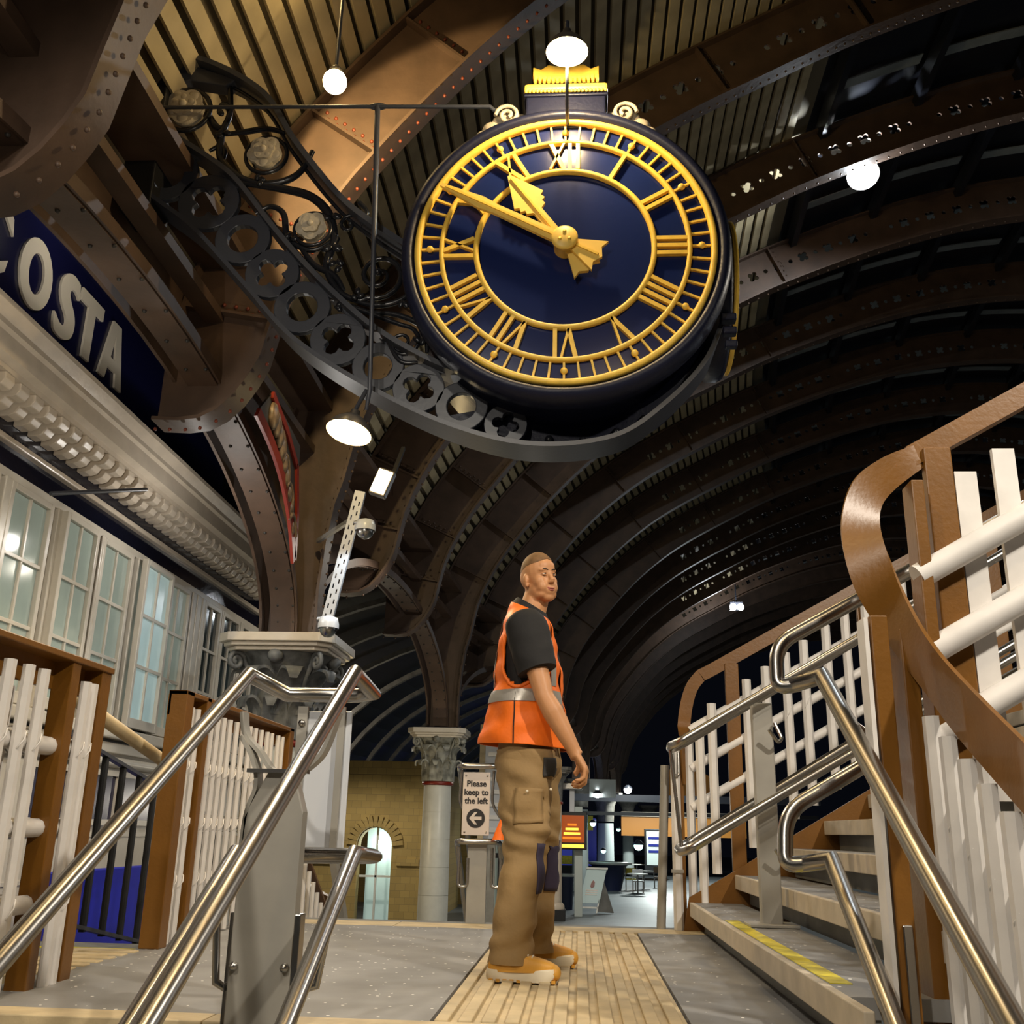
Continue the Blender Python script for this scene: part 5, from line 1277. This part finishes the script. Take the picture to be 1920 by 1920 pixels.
# --- trousers
tb_ = B()
pel = loft(smooth_rings([ring(-.228, BY, 1.0, .128, .175), ring(-.226, BY, .93, .138, .188), ring(-.228, BY, .85, .146, .190), ring(-.230, BY, .79, .10, .15)], 4), 32, True, .006, 2); tb_.add(pel.v, pel.f, True)
def leg(pts, seed):
    R = []
    for (x, y, z, f, s) in pts: R.append(ring(x, y, z, f, s, .95))
    R = smooth_rings(R, 9); out_ = []
    for c, a, q, sq in R:                                                    # gathers at the knee and above the boot
        z = c.z; w = .0030*math.exp(-((z-.56)/.10)**2)*sin(z*120+seed)+.0025*math.exp(-((z-.16)/.09)**2)*sin(z*85+seed*2)
        k = 1+w/.09; out_.append((c, a*k, q*k, sq))
    g = loft(out_, 56, False, .020, seed, 7); nv = []
    for i, v in enumerate(g.v):                                              # diagonal creases
        c = out_[min(i//56, len(out_)-1)][0]; v = Vector(v); d = v-c; an = atan2(d.y, d.x); z = v.z
        k = .0075*math.exp(-((z-.57)/.10)**2)*sin(78*z+2.2*an+seed+3*noise.noise(v*6))+.006*math.exp(-((z-.15)/.08)**2)*sin(60*z-1.7*an+seed)+.006*math.exp(-((z-.82)/.10)**2)*sin(52*z+3*an+seed*2)
        nv.append(v+d.normalized()*k*max(.0, min(1, (z-.075)/.05)))
    tb_.add(nv, g.f, True)
leg([(-.236, 4.605, .92, .132, .105), (-.236, 4.59, .80, .128, .108), (-.234, 4.56, .65, .108, .096), (-.236, 4.53, .52, .092, .086), (-.248, 4.515, .40, .088, .084), (-.266, 4.505, .25, .087, .085), (-.276, 4.50, .12, .090, .086), (-.276, 4.50, .062, .098, .088)], 1)
leg([(-.222, 4.79, .92, .130, .105), (-.212, 4.80, .80, .126, .106), (-.196, 4.83, .65, .106, .094), (-.180, 4.86, .52, .092, .085), (-.185, 4.89, .40, .087, .084), (-.200, 4.92, .25, .086, .085), (-.208, 4.94, .12, .090, .085), (-.208, 4.94, .062, .098, .088)], 4)
tro = tb_.build('trousers', MT['trousers'], mn_); m_ = tro.modifiers.new('sub', 'SUBSURF'); m_.levels = 1; m_.render_levels = 1
def patch(c, nrm, w, h, nm, m, th=.006, lean=0):
    nrm = Vector(nrm).normalized(); x = U.cross(nrm).normalized(); y = nrm.cross(x)
    vs = []; fs = []
    for i in range(11):
        for j in range(9):
            a = (j/8-.5)*2; p = Vector(c)+x*w*a+y*h*(i/10-.5)*2-nrm*(a*a*w*.38); vs.append(p)
    for i in range(10):
        for j in range(8): fs.append((i*9+j, i*9+j+1, (i+1)*9+j+1, (i+1)*9+j))
    o = B().add(vs, fs, True).build(nm, MT[m], tro); q = o.modifiers.new('thick', 'SOLIDIFY'); q.thickness = th; q.offset = 0
    w_ = o.modifiers.new('wrap', 'SHRINKWRAP'); w_.target = tro; w_.wrap_method = 'NEAREST_SURFACEPOINT'; w_.offset = .004; w_.wrap_mode = 'ABOVE_SURFACE'
    o.modifiers.move(1, 0); return o
patch((-.115, 4.525, .845), (.9, -.42, .05), .045, .040, 'pocket_flap', 'trouser_dark')
patch((-.118, 4.87, .43), (.95, -.3, 0), .055, .105, 'knee_patch', 'knee_navy'); patch((-.150, 4.50, .43), (.96, -.25, .02), .040, .10, 'knee_patch', 'knee_navy')
patch((-.215, 4.468, .68), (.15, -1, .05), .055, .075, 'cargo_pocket', 'trousers', .008)
for x, z in ((-.22, .74), (-.12, .75)): B().lathe([(0, .003), (.005, .002), (.006, 0)], (x, 4.452 if x < -.2 else 4.472, z), 10, (0, -1, 0)).build('stud', MT['sole'], tro)
# --- boots
def boot(hx, hy, ang, nm):
    d = Vector((cos(ang), sin(ang), 0)); s = Vector((sin(ang), -cos(ang), 0)); o = Vector((hx, hy, 0))
    L = .285
    def outl(k, z, g=0): # sole outline
        pts = []
        for q in range(28):
            t = 2*pi*q/28; u_ = .5-.5*cos(t); w = (.040+.012*sin(pi*min(1, u_*1.15)))*(sin(t) if True else 0)
            w = (.036+.016*u_)*(1 if sin(t) >= 0 else -1)*min(1, abs(sin(t))*1.9)
            pts.append(o+d*(L*u_*k+(1-k)*L*.5)+s*w*k*(1+g)+U*(z+(.012 if u_ > .9 else 0)*(1 if z < .02 else .6)))
        return pts
    b = B(); lv = [outl(.97, .0), outl(1.03, .012), outl(1.03, .034), outl(1.0, .044)]
    vs = [p for l_ in lv for p in l_]; b.add(vs, [(i*28+j, i*28+(j+1) % 28, (i+1)*28+(j+1) % 28, (i+1)*28+j) for i in range(3) for j in range(28)], True)
    b.add(lv[0], [tuple(reversed(range(28)))]); b.add(lv[-1], [tuple(range(28))])
    R = [(o+d*.145+U*.036, d*.142, s*.050, .85), (o+d*.143+U*.062, d*.139, s*.049, .85), (o+d*.128+U*.080, d*.118, s*.046, .9), (o+d*.098+U*.098, d*.080, s*.044, .95), (o+d*.092+U*.12, d*.060, s*.042, 1), (o+d*.092+U*.150, d*.052, s*.042, 1)]
    up_b = loft(smooth_rings(R, 3), 28).build(nm, MT['boot'], mn_)
    b.build('sole', MT['sole'], up_b)
    b = B(); b.ball(o+d*(L-.012)+U*.034, 1, 12, (.028, .045, .032), Matrix((d, s, U)).transposed()); b.build('toe_guard', MT['boot'], up_b)
    b = B()
    for q in range(10): b.obox(o+d*(.02+q*.028)+U*.004, d*.008, s*.044, U*.006)
    b.build('tread', MT['boot'], up_b)
    for q in range(4): B().tube([o+d*(.135+.016*q)+s*.03+U*(.118-.010*q), o+d*(.140+.016*q)+U*(.126-.010*q), o+d*(.135+.016*q)-s*.03+U*(.118-.010*q)], .004, 6).build('lace', MT['sole'], up_b)
    return up_b
boot(-.372, 4.475, radians(-2), 'boot'); boot(-.300, 4.96, radians(8), 'boot')
rg_ = loft([(Vector((-.512, 7.03, .66)), Vector((.012, 0, 0)), Vector((0, .012, 0)), 1), (Vector((-.520, 7.03, .60)), Vector((.028, 0, 0)), Vector((0, .02, 0)), 1), (Vector((-.530, 7.03, .52)), Vector((.042, 0, 0)), Vector((0, .022, 0)), 1)], 12, True, .01)
o_ = rg_.build('orange_rag', MT['orange'], None, at=(-.52, 7.03, .52)); tag(o_, 'orange cloth hanging behind the thigh of the worker', 'cloth')
B().tube([(-.512, 7.03, .655), (-.530, 7.04, .98)], .005, 6).build('cord', MT['black'], o_)
# ------------------------------------------------------------------ beyond the landing
bw = empty('wall_back', (-5.3, 26, PZ), 'yellow brick wall with arched opening behind second column', kind='structure')
xa, xb, zt = -9.5, -3.95, 2.12; xo, rw = -5.02, .42; zs = .18
ol = [(xa, PZ), (xo-rw, PZ)]+[(xo+rw*cos(t), zs+rw*sin(t)) for t in [pi-pi*i/14 for i in range(15)]]+[(xo+rw, PZ), (xb, PZ), (xb, zt), (xa, zt)]
B().plate([ol], .35, (0, 26.2, 0)).build('brickwork', MT['brick'], bw)
B().box((xb, 26.03, PZ), (xb+.25, 33, zt)).build('brickwork', MT['brick'], bw)
B().box((xa, 25.93, zt-.25), (xb+.05, 26.05, zt+.08)).build('coping', MT['brick'], bw); B().box((xa, 25.95, -.28), (xo-rw-.14, 26.05, -.12)).build('string_course', MT['brick'], bw); B().box((xo+rw+.14, 25.95, -.28), (xb+.04, 26.05, -.12)).build('string_course', MT['brick'], bw)
me_v = None
for i in range(15):                                     # voussoirs
    t = pi*(i+.5)/15; u = Vector((cos(t), 0, sin(t))); v = Vector((-sin(t), 0, cos(t)))
    B().obox(Vector((xo, 25.99, zs))+u*(rw+.15), u*.13, v*.052, (0, .06, 0)).build('brick', MT['brick'], bw)
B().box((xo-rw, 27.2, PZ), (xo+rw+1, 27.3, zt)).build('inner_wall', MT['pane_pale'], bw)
fr = B(); fr.bar((xo, 26.35, PZ), (xo, 26.35, .6), .05, .05, (0, 1, 0)); fr.bar((xo-rw, 26.35, -.55), (xo+rw, 26.35, -.55), .05, .05); fr.build('opening_frame', MT['column_white'], bw)
light('archway_light', (xo, 26.8, .2), 22, (.9, 1, .85), .1)
B().box((-20, 34, PZ), (-3.0, 34.2, 2.2)).build('brickwork', MT['brick'], bw)
# aisle roof ribs seen through the arcade
ai = empty('ceiling', (-7, 34, 3), 'curved side aisle roof with pale ribs in the dark', kind='structure')
for k in range(14):
    y = 22+2.3*k; dx = xoff(y)*.9; P = []
    for i in range(15):
        t = radians(178-78*i/14); P.append((-2.2+dx+7.6*cos(t), y, .9+4.9*sin(t)))
    B().strip(P, [(0, .10, 0)]*15, .12).build('aisle_rib', MT['iron_grey'], ai)
vs = []; fs = []
for j, y in enumerate((21, 56)):
    for i in range(15): t = radians(180-80*i/14); vs.append((-2.2+xoff(y)*.9+7.8*cos(t), y, .9+5.1*sin(t)))
for i in range(14): fs.append((i, i+1, 15+i+1, 15+i))
B().add(vs, fs).build('aisle_cladding', MT['roof_dark'], ai)
# grey louvred cabinet between second column and the worker
cb = empty('ventilation_cabinet', (-1.75, 24, PZ), 'tall grey louvred box between second column and worker', 'cabinet')
B().box((-2.30, 24.0, .3), (-2.17, 24.4, 2.95)).build('side', MT['stone'], cb)
B().plate([[(-2.17, .3), (-1.75, .3), (-1.75, 2.55), (-2.17, 2.95)]], .3, (0, 24.2, 0)).build('body', MT['panel_pale'], cb)
for i in range(7): B().box((-2.10, 24.02, .55+i*.28), (-1.82, 24.06, .64+i*.28)).build('louvre', MT['zinc'], cb)
B().box((-2.1, 24.1, PZ), (-1.9, 24.3, .3)).build('leg_panel', MT['steel_dull'], cb)
# dark shopfront frame behind the notice
sf = empty('shopfront', (-1.2, 31, PZ), 'dim shopfront with dark frame behind the keep left notice', 'shopfront')
B().box((-2.9, 31.2, PZ), (-.75, 31.3, 2.1)).build('wall', MT['pane'], sf)
for x in (-2.3, -1.55, -.8): B().box((x-.06, 31.1, PZ), (x+.06, 31.2, 2.1)).build('mullion', MT['black'], sf)
for z in (-.1, .85, 1.5): B().box((-2.9, 31.1, z-.07), (-.75, 31.2, z+.07)).build('transom', MT['black'], sf)
B().box((-1.6, 31.0, 1.15), (-.8, 31.1, 1.3)).build('sign_strip', MT['stone'], sf)
# departure display on post
ds = empty('departure_display', (-.20, 30, .1), 'glowing amber departure display above the blue train front', 'display')
B().box((-.62, 30, .13), (.22, 30.25, 1.15)).build('case', MT['black'], ds, .02)
B().box((-.55, 29.985, .32), (.15, 30.0, 1.05)).build('screen', MT['amber_dim'], ds)
B().box((-.53, 29.96, .18), (.14, 29.985, .27)).build('lit_bar', MT['amber_bright'], ds)
for z, w in ((.56, .46), (.68, .36), (.80, .26), (.44, .52)): B().box((-.2-w/2, 29.975, z-.03), (-.2+w/2, 29.985, z+.03)).build('text_row', MT['amber'] if z in (.44, .80) else MT['amber_bright'], ds)
B().box((-.13, 30.28, PZ), (.10, 30.5, 1.3)).build('post', MT['far_white'], ds, .02)
B().box((-.27, 30.05, 1.15), (-.13, 30.15, 1.9)).build('hanger', MT['panel_pale'], ds)
B().box((-.5, 29.9, 1.75), (.1, 30.2, 1.95)).build('canopy_fitting', MT['steel'], ds, .03)
# train end
tr = empty('train', (-.6, 46, PZ), 'navy train front with yellow lower panel in the distance', 'train')
B().box((-2.2, 46, PZ+.9), (.75, 51, 1.2)).build('body', MT['glow_blue'], tr, .08)  # body colour is given a faint blue glow of its own
B().box((-2.2, 45.95, PZ+.95), (.35, 46, PZ+1.3)).build('coupler_panel', MT['yellow'], tr)
B().box((-1.6, 45.93, .1), (-.2, 45.97, .55)).build('window', MT['pane'], tr)
B().box((-1.8, 46, PZ), (.6, 51, PZ+.9)).build('underframe', MT['black'], tr)
B().box((.35, 45.9, PZ+1.1), (.75, 46, 1.1)).build('door', MT['blue'], tr); B().box((.30, 45.88, .7), (.6, 45.9, 1.3)).build('yellow_door_edge', MT['yellow'], tr)
# A-frame sign
ab = empty('folding_sign', (.25, 31.8, PZ), 'pale blue folding floor sign standing on the platform', 'sign')
F_ = lambda: None
p0_, p1_ = Vector((-.05, 31.6, PZ+.02)), Vector((.22, 31.95, PZ+1.22))
x_ = Vector((.62, 0, 0)); up_v = (p1_-p0_)
B().plate([[(0, .22), (.58, .22), (.60, 1), (.02, 1)]], .03, p0_, (1, 0, 0), up_v).build('front_board', MT['board_sign'], ab)
for q in ((0, .04), (.54, .58)): B().plate([[(q[0], 0), (q[1], 0), (q[1], .3), (q[0], .3)]], .03, p0_, (1, 0, 0), up_v).build('leg', MT['column_white'], ab)
B().plate([[(0, .10), (.58, .10), (.58, .14), (0, .14)]], .03, p0_, (1, 0, 0), up_v).build('stretcher', MT['column_white'], ab)
B().plate([[(.0, .985), (.63, .985), (.63, 1.03), (.0, 1.03)]], .06, p0_+Vector((0, -.02, 0)), (1, 0, 0), up_v).build('top_rail', MT['column_white'], ab)
B().plate([[(.22, .60), (.27, .56), (.34, .60), (.33, .70), (.27, .74), (.23, .68)]], .03, p0_+Vector((0, -.02, 0)), (1, 0, 0), up_v).build('red_symbol', MT['red'], ab)
for z in (.50, .45, .40): B().plate([[(.12, z), (.46, z), (.46, z+.02), (.12, z+.02)]], .03, p0_+Vector((0, -.015, 0)), (1, 0, 0), up_v).build('print_line', MT['panel_beige'], ab)
B().plate([[(.58, .02), (1.05, .0), (.66, 1), (.56, 1)]], .03, p0_+Vector((.02, .25, 0)), (1, 0, 0), (0, .1, 1.2)).build('back_board', MT['concrete'], ab)
# bins, tub, tables, chairs
bn = B().lathe([(.19, 0), (.22, .9), (.24, .95), (.24, 1.0), (0, 1.0)], (-.38, 33, PZ), 20).build('litter_bin', MT['bin'], None, at=(-.38, 33, PZ)); tag(bn, 'dark litter bin with white rim left of folding sign', 'bin')
B().lathe([(.245, 0), (.26, .05), (.24, .08)], (-.38, 33, PZ+.95), 20).build('rim', MT['column_white'], bn)
tb = B().lathe([(.50, 0), (.72, .95), (.80, 1.0), (0, 1.0)], (1.25, 44.8, PZ), 24).build('planter_tub', MT['bin'], None, at=(1.25, 44.8, PZ)); tag(tb, 'navy tub with white rim at foot of far white column', 'tub')
B().lathe([(.72, 1.0), (.95, 1.02), (.95, 1.1), (.6, 1.12)], (1.25, 44.8, PZ), 24).build('rim', MT['column_white'], tb)
for i, (x, y, lb) in enumerate(((2.3, 42.5, 'cafe table with white top nearest the navy tub'), (2.75, 46, 'cafe table with white top left of wooden stool'), (3.0, 56, 'farthest white-topped cafe table'))):
    t_ = empty('cafe_table', (x, y, PZ), lb, 'table', 'platform cafe tables')
    B().lathe([(0, .76), (.42, .76), (.42, .72), (0, .72)], (x, y, PZ), 20).build('top', MT['column_white'], t_)
    B().lathe([(.035, .72), (.03, .04)], (x, y, PZ), 10).build('stem', MT['steel'], t_); B().lathe([(0, .04), (.26, .02), (.27, 0)], (x, y, PZ), 16).build('base', MT['black'], t_)
def chair(x, y, rz, m, lab):
    c_ = empty('cafe_chair', (x, y, PZ), lab, 'chair', 'platform cafe chairs')
    b = B().box((x-.22, y-.22, PZ+.43), (x+.22, y+.22, PZ+.47)).build('seat', MT[m], c_, .01)
    B().box((x-.22, y+.18, PZ+.62), (x+.22, y+.21, PZ+.88)).build('backrest', MT[m], c_, .01)
    for sx in (-1, 1):
        B().bar((x+sx*.2, y-.2, PZ), (x+sx*.2, y-.2, PZ+.44), .03, .03, (0, 1, 0)).build('leg', MT['steel_dull'], c_); B().bar((x+sx*.2, y+.2, PZ), (x+sx*.2, y+.2, PZ+.88), .03, .03, (0, 1, 0)).build('leg', MT['steel_dull'], c_)
chair(2.15, 45, 0, 'yellow', 'yellow metal cafe chair beside the tub'); chair(2.35, 43.2, 0, 'zinc', 'grey metal cafe chair in front of tables'); chair(3.5, 47.5, 0, 'wood', 'brown wooden cafe chair under the advert screen')
ad = empty('advert_screen', (4.0, 55, PZ), 'freestanding white advert screen among far columns', 'screen')
B().box((3.35, 55, PZ+.35), (4.45, 55.2, PZ+2.5)).build('case', MT['black'], ad, .02); B().box((3.45, 54.97, PZ+.75), (4.35, 55, PZ+2.4)).build('poster', MT['far_white'], ad)
for i, z in enumerate((.35, .0, -.3)): B().box((3.55, 54.95, z), (4.2, 54.97, z+.12)).build('print_block', MT['glow_blue'], ad)
# overhead gantry with fittings
ga = empty('canopy_beam', (2.2, 34, 1.2), 'dark canopy beam with lamps crossing above the far columns', 'beam')
B().box((-.2, 40, 1.75), (9, 40.3, 2.0)).build('beam', MT['black_grey'], ga); B().box((-.2, 40.5, 1.25), (9, 40.7, 1.38)).build('beam', MT['black'], ga)
B().box((.35, 36, 1.75), (1.25, 36.3, 2.35)).build('junction_box', MT['far_white'], ga)
for x in (4.0, 4.9): B().plate([[(0, 0), (.8, 0), (.8, .9), (.2, 1.2), (0, 1.1)]], .1, (x-.6+.3, 44, 2.05), (1, 0, 0), (0, 0, 1)).build('orange_lit_panel', MT['orange_panel'], ga)
B().box((2.3, 58, .5), (9, 58.3, 1.5)).build('orange_frieze', MT['orange_panel'], ga)
B().box((2.3, 57.9, 1.5), (9, 58.3, 1.75)).build('cream_frieze', MT['cornice_paint'], ga)
for i, (x, y, z, r_) in enumerate(((-.75, 34, 2.12, .13), (.62, 36, 1.85, .12), (1.75, 38, 2.1, .14), (2.6, 47, .1, .2), (.55, 42, .95, .12), (1.0, 44, -.1, .10), (1.55, 42, .75, .08))):
    b = B().ball((x, y, z), r_, 10).build('ceiling_light', MT['bulb_white'] if i < 3 else MT['led_teal'], None, at=(x, y, z)); tag(b, 'small glaring far platform light, %s' % ('leftmost under beam', 'beside the junction box', 'by the slim far column', 'teal one by the advert screen', 'next to amber display', 'low one by the train', 'small one beside column')[i], 'light', 'far platform lights')
    B().lathe([(r_*.4, r_*1.2), (r_*1.15, r_*.5), (r_*1.2, r_*.2)], (x, y, z), 12).build('hood', MT['black_grey'], b)
# high twin flood far down the shed
tw = empty('twin_floodlight', (5.93, 38, 8.84), 'tiny twin floodlight high in the dark far roof', 'floodlight')
for dx in (-.14, .14): B().ball((5.93+dx, 38, 8.84), .13, 10).build('lens', MT['bulb_white'], tw)
B().box((5.70, 38.1, 8.76), (6.18, 38.3, 9.06)).build('housing', MT['black_grey'], tw)
B().tube([(5.93, 38.2, 9.0), (5.93, 38.2, 10.6)], .03, 6).build('hanger', MT['black_grey'], tw)
light('twin_floodlight_light', (5.7, 39.3, 8.6), 160, COOL, .15)

# low guard rail on the platform in front of the brick wall
gr = empty('guard_rail', (-2.9, 12.3, PZ), 'low brown-topped guard rail in front of the brick arch', 'railing')
B().bar((-3.35, 13.2, -.13), (-2.62, 11.9, -.26), .05, .06).build('top_rail', MT['rail_brown'], gr)
for i in range(10):
    t = i/9; B().bar((-3.35+.73*t, 13.2-1.3*t, PZ), (-3.35+.73*t, 13.2-1.3*t, -.14-.13*t), .025, .025, (0, 1, 0)).build('baluster', MT['picket_white' if i % 2 else 'black'], gr)
